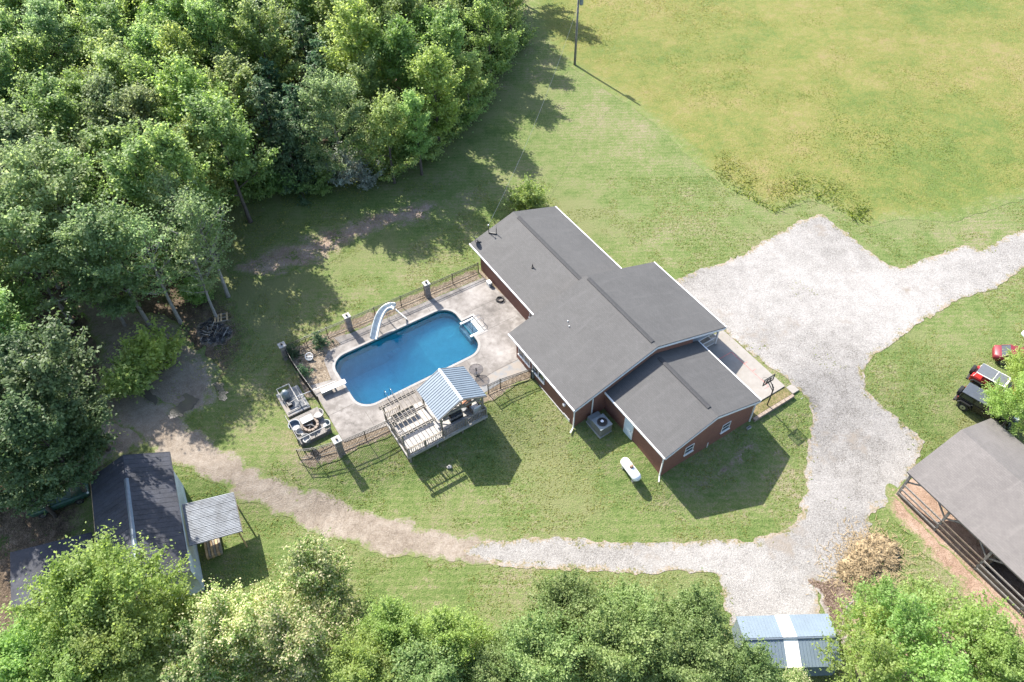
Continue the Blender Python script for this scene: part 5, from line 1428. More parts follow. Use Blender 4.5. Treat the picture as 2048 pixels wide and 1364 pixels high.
offroader('offroad_car', 'black hardtop off-road car with a spare wheel parked beside the barn', (39.62, 37.75), hd, M['blackcar'], False)
offroader('offroad_car', 'red open off-road car with grey roof panels and white windshield frame', (41.35, 39.72), hd, M['redcar'], True)
def sedan(name, label, cen, az, body, cat='car', glass=None, L=4.3, pick=False):
    z0 = float(T(cen[0], cen[1])); F = Fr((cen[0], cen[1], z0), az)
    r = thing(name, label, cat, F.o, az)
    h = L / 2
    secs = [(-h, .55, .42, .74), (-h + .12, .72, .3, .88), (-h + .7, .82, .26, .96), (-.3, .85, .25, .95), (h - 1.3, .84, .25, .94), (h - .5, .80, .28, .84), (h - .1, .68, .33, .70), (h, .5, .42, .6)]
    rings = []
    for x, w, zb, zt in secs:
        rings.append([F.p(x, -w * .9, zb), F.p(x, -w, (zb + zt) / 2), F.p(x, -w * .92, zt - .06), F.p(x, -w * .7, zt), F.p(x, w * .7, zt), F.p(x, w * .92, zt - .06), F.p(x, w, (zb + zt) / 2), F.p(x, w * .9, zb)])
    d = MB(); d.loft(rings); d.build('body', body, r, smooth=True)
    if not pick: cab = [(-h + .55, .7, .93), (-h + 1.15, .60, 1.36), (.35, .58, 1.38), (h - 1.15, .68, .92)]
    else: cab = [(-.5, .72, .93), (-.4, .64, 1.55), (.5, .62, 1.55), (1.0, .7, .92)]
    d = MB(); d.loft([[F.p(x, -w, .9), F.p(x, -w * .96, zt), F.p(x, w * .96, zt), F.p(x, w, .9)] for x, w, zt in cab]); d.build('window', glass or M['carglass'], r, smooth=False)
    d = MB(); (xa, wa, za), (xb, wb, zb) = cab[1], cab[2]
    d.loft([[F.p(xa - .03, -wa, za + .01), F.p(xa - .03, -wa * .9, za + .05), F.p(xa - .03, wa * .9, za + .05), F.p(xa - .03, wa, za + .01)], [F.p(xb + .03, -wb, zb + .01), F.p(xb + .03, -wb * .9, zb + .05), F.p(xb + .03, wb * .9, zb + .05), F.p(xb + .03, wb, zb + .01)]]); d.build('roof', body, r)
    for s_ in (-1, 1):
        for x in (-h + .85, h - .85): wheel(r, F.p(x, s_ * .76, .31), F.v, .32, .2)
        d = MB(); d.ball(F.p(h - .12, s_ * .52, .62), (.12, .14, .07), 8, 6); d.build('headlight', M['skylight'], r)
        d = MB(); d.ball(F.p(-h + .1, s_ * .5, .78), (.08, .16, .07), 8, 6); d.build('tail_light', M['redcar'], r)
        d = MB(); d.beam(F.p(cab[0][0], s_ * cab[0][1], .93), F.p(cab[1][0], s_ * cab[1][1] * .97, cab[1][2]), .05, .05); d.beam(F.p(cab[3][0], s_ * cab[3][1], .93), F.p(cab[2][0], s_ * cab[2][1] * .97, cab[2][2]), .05, .05); d.build('pillar', body, r)
    if pick:
        d = MB(); d.fbox(F, -h + .1, -.55, -.62, .62, .965, .975); d.build('truck_bed', M['rubber'], r)
        for s_ in (-1, 1):
            d = MB(); d.fbox(F, -h + .05, -.5, *sorted((s_ * .66, s_ * .8)), .9, 1.12); d.build('bed_side', body, r, bevel=.02)
    return r
q = at(1984, 722, -.6); dv = Vector((math.cos(R(-22)), math.sin(R(-22))))
sedan('car', 'maroon red rounded car behind the red off-road car', (q.x + dv.x * 1.75, q.y + dv.y * 1.75), R(-22), M['maroon'])
q = at(2040, 690, -.6)
sedan('car', 'pale blue car at the frame edge beyond the maroon car', (q.x + 2.0, q.y + .6), R(200), M['palecar'])
q = at(128, 1008, -.8); q2 = at(165, 994, -.8)
sedan('pickup_truck', 'old dark green pickup truck parked in shade beside the workshop', (q.x, q.y), math.atan2(q2.y - q.y, q2.x - q.x), M['greencar'], 'truck', M['screen'], 4.4, True)
q = at(82, 912, -.8)
sedan('car', 'grey old car half hidden under the trees left of the track', (q.x, q.y), R(10), M['hvac'])
p = at(2022, 848, -1.1)
bar = thing('plastic_barrel', 'pale blue plastic barrel standing in front of the black off-road car', 'barrel', p)
d = MB(); d.tube([p, p + Vector((0, 0, .1)), p + Vector((0, 0, .45)), p + Vector((0, 0, .8)), p + Vector((0, 0, .9))], [.26, .29, .3, .29, .26], 18); d.build('drum', M['teal'], bar, smooth=False)
d = MB(); d.ring(p + Vector((0, 0, .9)), .2, .27, 0, .04, 18); d.build('lid_ring', M['offwhite'], bar)

# ------------------------------------------------------------------ straw heap, burn heap
sc_ = at(1735, 1125)
heap = thing('straw_heap', 'heap of loose golden straw clumps at the gravel edge', 'straw heap', sc_)
rg = random.Random(5)
for k, (x, y, s_) in enumerate(((1758, 1085, .75), (1775, 1100, .8), (1735, 1100, .85), (1752, 1112, .95), (1776, 1122, .75), (1722, 1118, .8), (1738, 1132, .8), (1705, 1132, .75), (1715, 1148, .8), (1695, 1150, .65), (1728, 1155, .6), (1708, 1165, .55), (1745, 1095, .6), (1690, 1138, .5))):
    q = at(x, y)
    d = MB(); d.ball(q + Vector((0, 0, .16 * s_)), (s_ * .95, s_ * .8, s_ * .32), 18, 9, .6, rg)
    o = d.build('straw_clump', M['straw'], heap, smooth=True)
    d = MB()
    for j in range(240):
        a, b = rg.random() * 6.28, math.acos(rg.random())
        n_ = Vector((math.sin(b) * math.cos(a) * .95, math.sin(b) * math.sin(a) * .8, math.cos(b) * .34 + .16)) * s_
        t = Vector((rg.gauss(0, 1), rg.gauss(0, 1), rg.gauss(0, .6))).normalized() * .22
        w_ = Vector((rg.gauss(0, 1), rg.gauss(0, 1), rg.gauss(0, 1))).normalized() * .018
        c = q + n_ * 1.03
        d.add([c - t - w_, c - t + w_, c + t + w_, c + t - w_], [(0, 1, 2, 3)])
    d.build('straw_stalk', M['straw'], o, kind='stuff')
d = MB()
for j in range(2600):
    q = at(rg.gauss(1733, 34), rg.gauss(1128, 32)); t = Vector((rg.gauss(0, 1), rg.gauss(0, 1), rg.gauss(0, .2))).normalized() * rg.uniform(.1, .28)
    w_ = Vector((-t.y, t.x, 0)).normalized() * .016; c = q + Vector((0, 0, .06 + .05 * rg.random()))
    d.add([c - t - w_, c - t + w_, c + t + w_, c + t - w_], [(0, 1, 2, 3)])
d.build('loose_straw', M['straw'], heap, kind='stuff')
bc = at(428, 662)
burn = thing('burn_heap', 'burnt heap of charred sticks and scrap at the wood edge', 'burn heap', bc)
for k in range(34):
    c = bc + Vector((rg.gauss(0, .85), rg.gauss(0, .55), .1 + rg.random() * .25)); v = Vector((rg.gauss(0, 1), rg.gauss(0, 1), rg.gauss(0, .25))).normalized() * rg.uniform(.2, .55)
    d = MB(); d.tube([c - v, c + v], [rg.uniform(.03, .06), .02], 6); d.build('charred_stick', M['ash'] if k % 3 else M['bark_pale'], burn)
pl = at(444, 640)
pal = thing('wooden_pallet', 'broken tan wooden pallet propped on the burnt heap', 'pallet', pl, .25)
pf_ = Fr((pl.x, pl.y, pl.z + .25), .25)
for k in range(5):
    if k == 3: continue
    d = MB(); d.fbox(pf_, -.6 + k * .27, -.45 + k * .27, -.5, .5, .1, .125); d.build('slat', M['wood_tan'], pal)
for v_ in (-.45, 0, .45):
    d = MB(); d.fbox(pf_, -.62, .65, v_ - .04, v_ + .04, 0, .095); d.build('bearer', M['wood_pale'], pal)
# puddles on the track
def puddle_mat():
    m_, nt, b = new_mat('muddy_water')
    b.inputs['Base Color'].default_value = (.10, .085, .07, 1); b.inputs['Roughness'].default_value = .06; b.inputs['Specular IOR Level'].default_value = .9
    f = noise_sum(nt, coords(nt), [(5, .8, 3)]); bump(nt, b, f, .15, .03)
    return m_
M['puddle'] = puddle_mat()
sheet('puddle', pts([(277, 768), (292, 772), (305, 790), (320, 805), (312, 812), (292, 796), (278, 778)]), M['puddle'], .05, cell=.12, wob=(.2, .6, .12, .25), seed=41)
sheet('puddle', pts([(340, 828), (375, 792), (392, 788), (398, 800), (372, 822), (350, 836)]), M['puddle'], .05, cell=.12, wob=(.35, .5, .2, .22), seed=42)
sheet('puddle', pts([(436, 770), (450, 765), (458, 785), (446, 800), (438, 790)]), M['puddle'], .05, cell=.12, wob=(.35, .5, .2, .22), seed=43)

# ------------------------------------------------------------------ trees
GA = 2.39996
def leaf_object(name, P, Nn, L, W, tint, mat, parent, axis=None, rs=None):
    """one mesh of many small leaf faces: P centres, Nn normals, L and W sizes"""
    n = len(P)
    rs = rs or np.random.RandomState(1)
    Nn = Nn / (np.linalg.norm(Nn, axis=1, keepdims=True) + 1e-9)
    A = rs.normal(size=(n, 3)) if axis is None else axis + rs.normal(size=(n, 3)) * .35
    A -= Nn * (A * Nn).sum(1, keepdims=True)
    A /= np.linalg.norm(A, axis=1, keepdims=True) + 1e-9
    B = np.cross(Nn, A)
    L = L[:, None]; W = W[:, None]
    V = np.stack([P - A * L / 2, P + B * W / 2 - A * L * .05, P + A * L / 2, P - B * W / 2 - A * L * .05], 1).reshape(-1, 3)
    F = np.arange(4 * n).reshape(-1, 4)
    me = bpy.data.meshes.new(name)
    me.from_pydata(V, [], F)
    a = me.attributes.new('tint', 'FLOAT', 'FACE')
    a.data.foreach_set('value', np.clip(tint, 0, 1).astype(np.float32))
    me.materials.append(mat)
    o = bpy.data.objects.new(name, me); COL.objects.link(o)
    o.parent = parent
    return o
def make_tree(name, label, seed, H, Rc, base, leafmat, nleaf, ls, style='round', bark='bark', cat='tree', limbs=12, cluster=.85, bias=.8, cream=0.0):
    rs = np.random.RandomState(seed); rg = random.Random(seed)
    root = thing(name, label, cat, (0, 0, 0))
    tr = MB(); C = []
    lean_ = Vector((rg.gauss(0, .04), rg.gauss(0, .04), 0)) * H
    tp = lambda t: Vector((lean_.x * t * t + .12 * math.sin(t * 5 + seed), lean_.y * t * t + .12 * math.cos(t * 4 + seed), H * t))
    r0 = .035 * H ** .85 * .62
    multi = style == 'shrub'
    if not multi:
        tr.tube([tp(t) - Vector((0, 0, .35 if t == 0 else 0)) for t in (0, .05, .25, .5, .75, .95)], [r0 * 1.35, r0, r0 * .8, r0 * .55, r0 * .3, .02], 7)
    for i in range(limbs):
        f = (i + .5) / limbs
        az_ = i * GA + rg.gauss(0, .35)
        if style == 'cone':
            t0 = base + (1 - base) * f * .97; ln = Rc * (1 - f) ** .75 * rg.uniform(.75, 1.1) + .25; el = -.12
        elif style == 'shrub':
            t0 = .05; ln = Rc * rg.uniform(.8, 1.15); el = math.radians(25 + 60 * f)
        elif style == 'tall':
            t0 = base + (.9 - base) * f; ln = Rc * math.sin(math.pi * (.22 + .72 * f)) * rg.uniform(.7, 1.15); el = math.radians(35 + 25 * f)
        else:
            t0 = base + (.82 - base) * f; ln = Rc * (1.15 - .55 * f) * rg.uniform(.72, 1.12); el = math.radians(18 + 45 * f)
        s = tp(t0) if not multi else Vector((.1 * math.cos(az_), .1 * math.sin(az_), 0))
        dr = Vector((math.cos(az_) * math.cos(el), math.sin(az_) * math.cos(el), math.sin(el)))
        if multi: ln = ln / max(.3, math.cos(el)) if math.cos(el) > .7 else H * rg.uniform(.7, 1.0)
        mid = s + dr * ln * .55 + Vector((0, 0, -.03 * ln)); end = s + dr * ln + Vector((rg.gauss(0, .25), rg.gauss(0, .25), (.12 if style != 'cone' else -.15) * ln))
        rr = max(.018, r0 * .42 * (1 - .6 * f))
        tr.tube([s, mid, end], [rr, rr * .65, .012], 5)
        C.append((end, 1.0, dr))
        for t in ((.45, .7, .85) if style != 'cone' else (.3, .55, .78)):
            q = (s.lerp(mid, t / .55) if t < .55 else mid.lerp(end, (t - .55) / .45))
            C.append((q + Vector((rg.gauss(0, .3), rg.gauss(0, .3), rg.gauss(0, .25))) * (Rc / 3.5), .9, dr))
            if style != 'cone':
                for e in (-1, 1):
                    sd = Vector((-dr.y, dr.x, .15 + .3 * rg.random())).normalized() * e
                    sd.z = abs(sd.z)
                    w = q + sd * ln * rg.uniform(.2, .42) * (1.1 - .4 * t)
                    tr.tube([q, w], [rr * .3 + .006, .008], 4, False)
                    C.append((w, .95, (sd + dr * .6).normalized()))
    if style in ('round', 'tall'):
        for k in range(5): C.append((tp(.86 + .03 * k) + Vector((rg.gauss(0, .5), rg.gauss(0, .5), rg.gauss(0, .3))) * (Rc / 3.5), .85, Vector((rg.gauss(0, .5), rg.gauss(0, .5), 1)).normalized()))
    if style == 'cone':
        for k in range(4): C.append((tp(.88 + .03 * k), .35, Vector((0, 0, 1))))
    tr.build('trunk', M[bark], root, smooth=True)
    dirs = np.array([tuple(c[2]) for c in C])
    nc = len(C); cen = np.array([tuple(c[0]) for c in C]); sz = np.array([c[1] for c in C]) * cluster * rs.uniform(.75, 1.25, nc)
    if style == 'cone': sz = sz * np.clip(1.15 - .6 * cen[:, 2] / H, .35, 1)
    wgt = sz ** 2; wgt /= wgt.sum()
    ci = rs.choice(nc, nleaf, p=wgt)
    D = rs.normal(size=(nleaf, 3)); D /= np.linalg.norm(D, axis=1, keepdims=True)
    rad = np.abs(rs.normal(size=nleaf)) * .46
    # leaves on ragged lumps around the twig ends
    lump = 1 + .35 * np.sin(D[:, 0] * 5 + ci) * np.cos(D[:, 1] * 4 + ci * 1.7)
    P = cen[ci] + D * (rad * lump)[:, None] * sz[ci][:, None] * np.array([1, 1, .62 if style != 'cone' else .4])
    if style != 'cone': P += dirs[ci] * (rs.normal(size=nleaf) * .55 * sz[ci])[:, None]
    stray = rs.rand(nleaf) < .04
    P[stray] += rs.normal(size=(stray.sum(), 3)) * .35
    P[:, 2] = np.maximum(P[:, 2], .12)
    Nn = D * .5 + np.array([0, 0, bias]) + rs.normal(size=(nleaf, 3)) * .5
    ct = rs.rand(nc)
    tint = .5 + (ct[ci] - .5) * .5 + rs.normal(size=nleaf) * .11
    if cream: tint = np.where(rs.rand(nleaf) < cream * (.35 + .65 * (D[:, 2] > .1)), .95, np.minimum(tint, .62))
    L = ls * rs.uniform(.7, 1.35, nleaf); W = L * rs.uniform(.5, .75, nleaf)
    axis = None
    if style == 'cone':
        axis = np.stack([D[:, 0], D[:, 1], -.5 * np.ones(nleaf)], 1); W = L * .4
    leaf_object('crown', P, Nn, L, W, tint, M[leafmat], root, axis, rs)
    return root
PROTO = {}
def proto(key, *a, **k):
    PROTO[key] = make_tree(*a, **k)
G_W = 'trees of the wood behind the pool'
proto('mid1', 'broadleaf_tree', '', 11, 13.5, 3.6, .16, 'leaf_mid', 14500, .27, 'round')
proto('mid2', 'broadleaf_tree', '', 12, 14.5, 3.2, .2, 'leaf_mid', 13500, .26, 'tall', limbs=14)
proto('mid3', 'broadleaf_tree', '', 13, 12.5, 4.0, .16, 'leaf_mid', 15500, .27, 'round', limbs=13)
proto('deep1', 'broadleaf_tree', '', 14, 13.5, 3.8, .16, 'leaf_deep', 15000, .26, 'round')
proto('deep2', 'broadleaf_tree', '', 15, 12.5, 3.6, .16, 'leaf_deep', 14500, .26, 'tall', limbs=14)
proto('bright1', 'maple_tree', '', 21, 14.0, 4.4, .18, 'leaf_bright', 19000, .27, 'round', limbs=16, cluster=.95)
proto('bright2', 'maple_tree', '', 22, 12.5, 3.4, .2, 'leaf_bright', 15000, .26, 'tall', limbs=15)
proto('pale1', 'sycamore_tree', '', 31, 13.5, 4.6, .2, 'leaf_pale', 18000, .25, 'round', 'bark_pale', limbs=14, cluster=1.0)
proto('pale2', 'sycamore_tree', '', 32, 12.5, 3.6, .2, 'leaf_pale', 14500, .24, 'tall', 'bark_pale', limbs=13)
proto('cedar1', 'cedar_tree', '', 41, 11.0, 2.5, .06, 'leaf_dark', 10500, .36, 'cone', limbs=46, cluster=.72)
proto('cedar2', 'cedar_tree', '', 42, 9.0, 2.2, .05, 'leaf_dark', 9000, .34, 'cone', limbs=40, cluster=.7)
proto('silver', 'silver_shrub', '', 51, 3.6, 2.0, 0, 'leaf_silver', 5000, .22, 'shrub', cat='shrub', limbs=11, cluster=.62)
proto('bush', 'green_bush', '', 52, 3.0, 1.8, 0, 'leaf_mid', 4500, .24, 'shrub', cat='bush', limbs=11, cluster=.6)
proto('bushb', 'green_bush', '', 53, 3.2, 1.7, 0, 'leaf_bright', 4500, .24, 'shrub', cat='bush', limbs=11, cluster=.6)
proto('near_bright1', 'maple_tree', '', 61, 10.5, 4.6, .22, 'leaf_bright', 46000, .165, 'round', limbs=20, cluster=.85)
proto('near_bright2', 'maple_tree', '', 62, 9.5, 3.6, .22, 'leaf_bright', 32000, .16, 'round', limbs=17, cluster=.75)
proto('near_cream1', 'flowering_tree', '', 71, 9.0, 4.0, .2, 'leaf_cream', 38000, .155, 'round', limbs=19, cluster=.72, cream=.34)
proto('near_cream2', 'flowering_tree', '', 72, 7.5, 3.0, .2, 'leaf_cream', 22000, .155, 'round', limbs=15, cluster=.65, cream=.26)
proto('near_oak1', 'oak_tree', '', 81, 8.5, 4.0, .2, 'leaf_oak', 40000, .155, 'round', limbs=20, cluster=.8)
proto('near_oak2', 'oak_tree', '', 82, 8.0, 3.3, .2, 'leaf_oak', 30000, .155, 'round', limbs=17, cluster=.72)
proto('sparse', 'bare_branched_tree', '', 93, 13.0, 3.8, .3, 'leaf_pale', 4200, .22, 'tall', 'bark_pale', limbs=22, cluster=.75)
proto('thin1', 'young_tree', '', 91, 6.5, 3.2, .2, 'leaf_bright', 7500, .16, 'round', limbs=15, cluster=.5)
proto('thin2', 'young_tree', '', 92, 5.5, 2.6, .15, 'leaf_mid', 5500, .16, 'round', limbs=14, cluster=.48)
used = set()
HEIGHT = {k: None for k in PROTO}
def plant(key, x, y, s=1.0, label='', group=None, sz=1.0):
    src = PROTO[key]
    z = float(T(x, y)) - .05
    if key not in used:
        used.add(key)
        src.location = (x, y, z); src.rotation_euler = (0, 0, rnd.random() * 6.28); src.scale = (s, s, s * sz); src['label'] = label
        if group: src['group'] = group
        return src
    return copy_thing(src, (x, y, z), rnd.random() * 6.28, (s, s, s * sz), label, group)
placed = []
def hero(key, px, py, zc, s, label, group=None, sz=1.0):
    q = at(px, py, zc)
    placed.append((q.x, q.y))
    return plant(key, q.x, q.y, s, label, group, sz)
# the edge of the wood, tree by tree
for h in (('bright1', 715, 120, 9, 1.1, 'tallest bright yellow green maple at the middle of the wood edge'),
          ('bright2', 800, 120, 9, 1.1, 'bright green maple just behind the tallest wood edge maple'),
          ('bright2', 870, 190, 7.5, 1.05, 'bright green maple leaning out over the lawn near the wood corner'),
          ('mid1', 905, 110, 8, .95, 'rounded mid green tree behind the maples near the power cable'),
          ('mid3', 975, 40, 8, .9, 'mid green tree at the far lawn corner opposite the power pole'),
          ('mid2', 1020, 25, 5.5, .75, 'last green tree of the wood beside the field corner'),
          ('mid1', 935, 175, 5, .68, 'low spreading green tree over the shadowed far lawn'),
          ('pale1', 665, 235, 8, .95, 'grey green tree with silvery leaves left of the tallest maple'),
          ('mid3', 775, 265, 6.5, .85, 'dense green tree at the wood edge right of the silver shrub'),
          ('mid2', 835, 265, 5.5, .75, 'leafy green tree at the wood edge between maple and lawn'),
          ('cedar1', 555, 285, 5, 1.15, 'tall dark cedar at the shaded wood edge, the one farther from the maples'),
          ('cedar1', 615, 285, 5, 1.1, 'tall dark cedar at the shaded wood edge, next to the grey green tree'),
          ('cedar2', 585, 330, 3.6, 1.05, 'short dark cedar in front of the two tall cedars'),
          ('silver', 685, 340, 1.6, 1.15, 'silvery leaved shrub at the foot of the wood by the lawn'),
          ('silver', 730, 345, 1.4, .9, 'smaller silvery shrub to the right of the larger silver one'),
          ('bush', 800, 315, 1.4, 1.1, 'green bush at the lawn edge below the dense green tree'),
          ('bush', 855, 290, 1.4, 1.15, 'green bush on the lawn edge below the leaning maple'),
          ('bush', 925, 225, 1.4, 1.2, 'green bush at the lawn edge where the tree shadow widens'),
          ('mid1', 452, 300, 9, 1.1, 'green tree at the wood corner above the shaded lawn bay'),
          ('mid2', 395, 350, 7.5, .95, 'greyish green tree beside the gap into the wood'),
          ('bright2', 440, 250, 9, 1.0, 'tall bright tree behind the cedars in the wood'),
          ('mid3', 520, 90, 9.5, 1.1, 'large rounded green tree in front of the dark cedar hollow'),
          ('pale1', 130, 430, 8.5, 1.15, 'broad grey green sycamore standing forward near the left frame side'),
          ('pale1', 50, 330, 9, 1.05, 'grey green sycamore behind the broad forward one'),
          ('pale1', 60, 520, 8, 1.1, 'grey green sycamore in front of the broad one, at the picture edge'),
          ('pale2', 185, 545, 7, .95, 'slender grey green sycamore over the bare woodland floor'),
          ('pale2', 300, 260, 8.5, 1.05, 'tall grey green tree amid the middle of the wood'),
          ('mid2', 340, 480, 6, .7, 'sparse green tree at the edge of the bare clearing'),
          ('bushb', 385, 575, 1.5, .8, 'bright small bush in the bare clearing by the burnt heap'),
          ('bushb', 300, 715, 1.6, 1.25, 'bright leafy bush beside the muddy puddle'),
          ('bush', 255, 760, 1.5, 1.1, 'dark green bush behind the muddy puddle'),
          ('mid1', 285, 395, 9.5, 1.12, 'broad green tree shading the clearing, between sycamores and bare branched trees'),
          ('mid2', 375, 375, 9.5, 1.1, 'tall green tree just behind the bare branched trees'),
          ('pale2', 215, 500, 9.5, 1.1, 'tall grey green tree at the right side of the broad sycamore group'),
          ('sparse', 345, 425, 8.5, 1.0, 'thinly leaved tree with pale bare branches, the one farthest from the pool'),
          ('sparse', 405, 470, 8, 1.0, 'thinly leaved tree with pale bare branches beside the bare soil strip'),
          ('sparse', 300, 520, 8, .95, 'thinly leaved tree with pale bare branches over the clearing'),
          ('sparse', 395, 545, 6, .8, 'small thinly leaved tree leaning above the burnt heap'),
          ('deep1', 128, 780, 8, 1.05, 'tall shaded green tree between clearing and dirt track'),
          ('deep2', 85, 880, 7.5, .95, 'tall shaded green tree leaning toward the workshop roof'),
          ('bush', 470, 385, 1.2, 1.0, 'green bush at the left end of the shaded lawn bay'),
          ('bush', 520, 372, 1.2, 1.1, 'green bush at the wood edge left of the cedars'),
          ('bush', 575, 365, 1.2, 1.1, 'green bush at the wood edge below the cedars'),
          ('bush', 635, 362, 1.2, 1.0, 'green bush at the wood edge left of the silver shrubs'),
          ('bush', 770, 335, 1.2, 1.0, 'green bush right of the smaller silver shrub'),
          ('bush', 892, 258, 1.3, 1.1, 'green bush at the wood edge under the leaning maple'),
          ('bush', 960, 180, 1.4, 1.2, 'green bush beside the far shaded lawn'),
          ('bush', 995, 120, 1.4, 1.3, 'green bush near the far lawn corner'),
          ('bush', 1030, 75, 1.4, 1.2, 'last green bush of the wood edge toward the field'),
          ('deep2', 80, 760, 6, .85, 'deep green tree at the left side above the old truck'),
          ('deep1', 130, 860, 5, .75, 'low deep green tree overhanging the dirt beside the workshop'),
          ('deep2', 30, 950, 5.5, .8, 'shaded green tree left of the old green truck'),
          ):
    hero(*h[:6], group=G_W if h[0] not in ('bush', 'bushb', 'silver') else None)
# the small tree behind the house, shrubs of the planting bed
hero('bushb', 1060, 395, 1.6, 1.0, 'small bushy tree standing behind the rear roof of the house')
proto('column', 'evergreen_shrub', '', 95, 2.0, .42, 0, 'leaf_dark', 2600, .16, 'cone', cat='shrub', limbs=30, cluster=.3)
for px, py, s, l in ((641, 690, 1.0, 'narrow dark evergreen shrub against the far fence of the planting bed'), (588, 712, .85, 'narrow dark evergreen shrub next to the corner pillar'), (608, 750, .8, 'narrow dark evergreen shrub beside the diving board end fence')):
    q = at(px, py); plant('column', q.x, q.y, s, l)
# trees along the bottom of the view, close to the camera
for h in (('near_bright1', 205, 1205, 7, 1.1, 'big bright green maple overhanging the white workshop wall'),
          ('near_bright2', 45, 1325, 6.5, 1.05, 'bright green maple at the bottom left picture corner'),
          ('near_bright2', 260, 1290, 6.5, 1.1, 'bright maple in front of the big one, beside the cream trees'),
          ('near_bright2', 130, 1375, 6, 1.05, 'bright maple cut by the lower picture edge'),
          ('near_cream2', 625, 1150, 4, 1.0, 'sparse cream flowering tree reaching out over the lower lawn'),
          ('near_cream1', 470, 1250, 6, .92, 'large cream flowering tree next to the bright maple'),
          ('near_cream1', 600, 1290, 5.5, .95, 'large cream flowering tree next to the yellow green trees'),
          ('near_cream2', 400, 1330, 5, 1.1, 'cream flowering tree at the lower edge beside the dark gap'),
          ('near_bright2', 790, 1260, 5, .8, 'yellow green tree between cream tree and lawn, the one nearer the cream tree'),
          ('near_bright2', 900, 1275, 5, .8, 'yellow green tree with red brown tips at the lower lawn'),
          ('near_oak2', 850, 1345, 5, 1.0, 'green tree at the lower edge below the two yellow green ones'),
          ('near_bright2', 715, 1335, 5, .85, 'yellow green tree at the lower edge beside the large cream tree'),
          ('near_oak2', 1030, 1285, 4, .68, 'small green tree in the gap before the glossy thicket'),
          ('near_oak2', 1335, 1292, 4.5, .8, 'glossy green tree between the thicket and the metal shed'),
          ('near_oak1', 1140, 1215, 5, .78, 'dense glossy green tree reaching highest toward the gravel track'),
          ('near_oak2', 1260, 1215, 4.5, .82, 'dense glossy green tree right of the highest one by the gravel'),
          ('near_oak1', 1240, 1300, 5, .9, 'broad glossy green tree in the middle of the lower thicket'),
          ('near_oak2', 1385, 1240, 4, .85, 'glossy green tree at the gravel corner left of the metal shed'),
          ('near_oak1', 1090, 1320, 5, .9, 'glossy green tree at the lower edge beside the yellow green ones'),
          ('near_oak1', 1390, 1330, 5, .85, 'glossy green tree in front of the metal shed wall'),
          ('near_oak2', 985, 1340, 4.5, .8, 'green tree filling the lower edge left of the glossy thicket'),
          ('near_oak2', 1500, 1350, 4, .8, 'green tree covering the front of the blue shed roof'),
          ('near_cream2', 1600, 1368, 3.5, .6, 'small pale yellow flowering tree under the shed skylight'),
          ('thin1', 1775, 1205, 3, .8, 'thin light green sapling beside the straw heap'),
          ('thin2', 1850, 1200, 2.5, .85, 'thin light green sapling between straw heap and barn'),
          ('thin1', 1745, 1262, 3, .8, 'thin light green sapling right of the metal shed'),
          ('thin1', 1790, 1265, 3.5, 1.05, 'thin light green tree over red soil in the lower right'),
          ('thin1', 1925, 1270, 3.5, 1.1, 'light green tree below the barn boards'),
          ('thin1', 1735, 1345, 3.5, 1.0, 'light green tree right of the shed at the lower edge'),
          ('thin1', 1850, 1345, 4, 1.1, 'leafy light green tree at the lower edge below the barn'),
          ('near_bright2', 1990, 1340, 4, .8, 'leafy light green tree in the lower right picture corner'),
          ('near_bright2', 2088, 742, 4, .75, 'light green tree at the frame side above the maroon car'),
          ('near_bright2', 2050, 800, 4, .72, 'light green tree overhanging the parked cars beside the barn')):
    hero(*h[:6])
# the body of the wood
WOOD = [(2, 104), (-3, 93), (-9, 83), (-15, 75), (-21, 72.5), (-28, 71), (-34, 67), (-38, 60), (-39, 52), (-41, 46), (-39, 40), (-39.5, 35), (-41, 30), (-43, 20), (-45, 8), (-95, 8), (-95, 150), (2, 150)]
rs = np.random.RandomState(17)
cand = np.stack([rs.uniform(-95, 2, 14000), rs.uniform(8, 140, 14000)], 1)
cand = cand[seg_sd(cand[:, 0], cand[:, 1], WOOD) > .3]
def pix(p):
    v = np.array(p) - EYE; w = v @ FWD
    return 1024 + FPX * (v @ RIGHT) / w, 682 - FPX * (v @ UP) / w
cnt = 0
for x, y in cand:
    if cnt >= 240: break
    px, py = pix((x, y, 9))
    if px < -170 or py < -140 or py > 1300: continue
    if any((x - a) ** 2 + (y - b) ** 2 < 3.7 ** 2 for a, b in placed): continue
    placed.append((x, y)); cnt += 1
    r = rs.rand()
    if px < 480 and py < 260: key = ('mid1', 'bright1', 'bright2', 'pale2', 'mid3', 'bright2')[int(r * 6)]
    elif px < 420: key = ('pale2', 'mid1', 'pale1', 'deep1', 'mid3')[int(r * 5)] if py < 620 else ('deep1', 'deep2', 'mid2', 'cedar2')[int(r * 4)]
    elif 520 < px < 660: key = ('cedar1', 'cedar2', 'mid2', 'mid1')[int(r * 4)]
    else: key = ('bright2', 'mid1', 'mid2', 'cedar1', 'mid3')[int(r * 5)]
    kind = {'mid': 'mid green broadleaf tree', 'dee': 'deep green broadleaf tree', 'bri': 'bright green maple', 'pal': 'grey green sycamore', 'ced': 'dark cedar'}[key[:3]]
    sz_, th_ = rs.uniform(.82, 1.12), rs.uniform(.9, 1.1)
    if 0 < px < 1100 and 0 < py < 1300: lb = '%s, crown %d percent across and %d percent down the view' % (kind, round(px / 20.48), round(py / 13.64))
    else: lb = kind + ' of the wood at the rim of the picture'
    plant(key, x, y, sz_, lb, G_W, sz=th_)
for k, o in PROTO.items():
    if k not in used:
        for c in list(o.children): bpy.data.objects.remove(c)
        bpy.data.objects.remove(o)

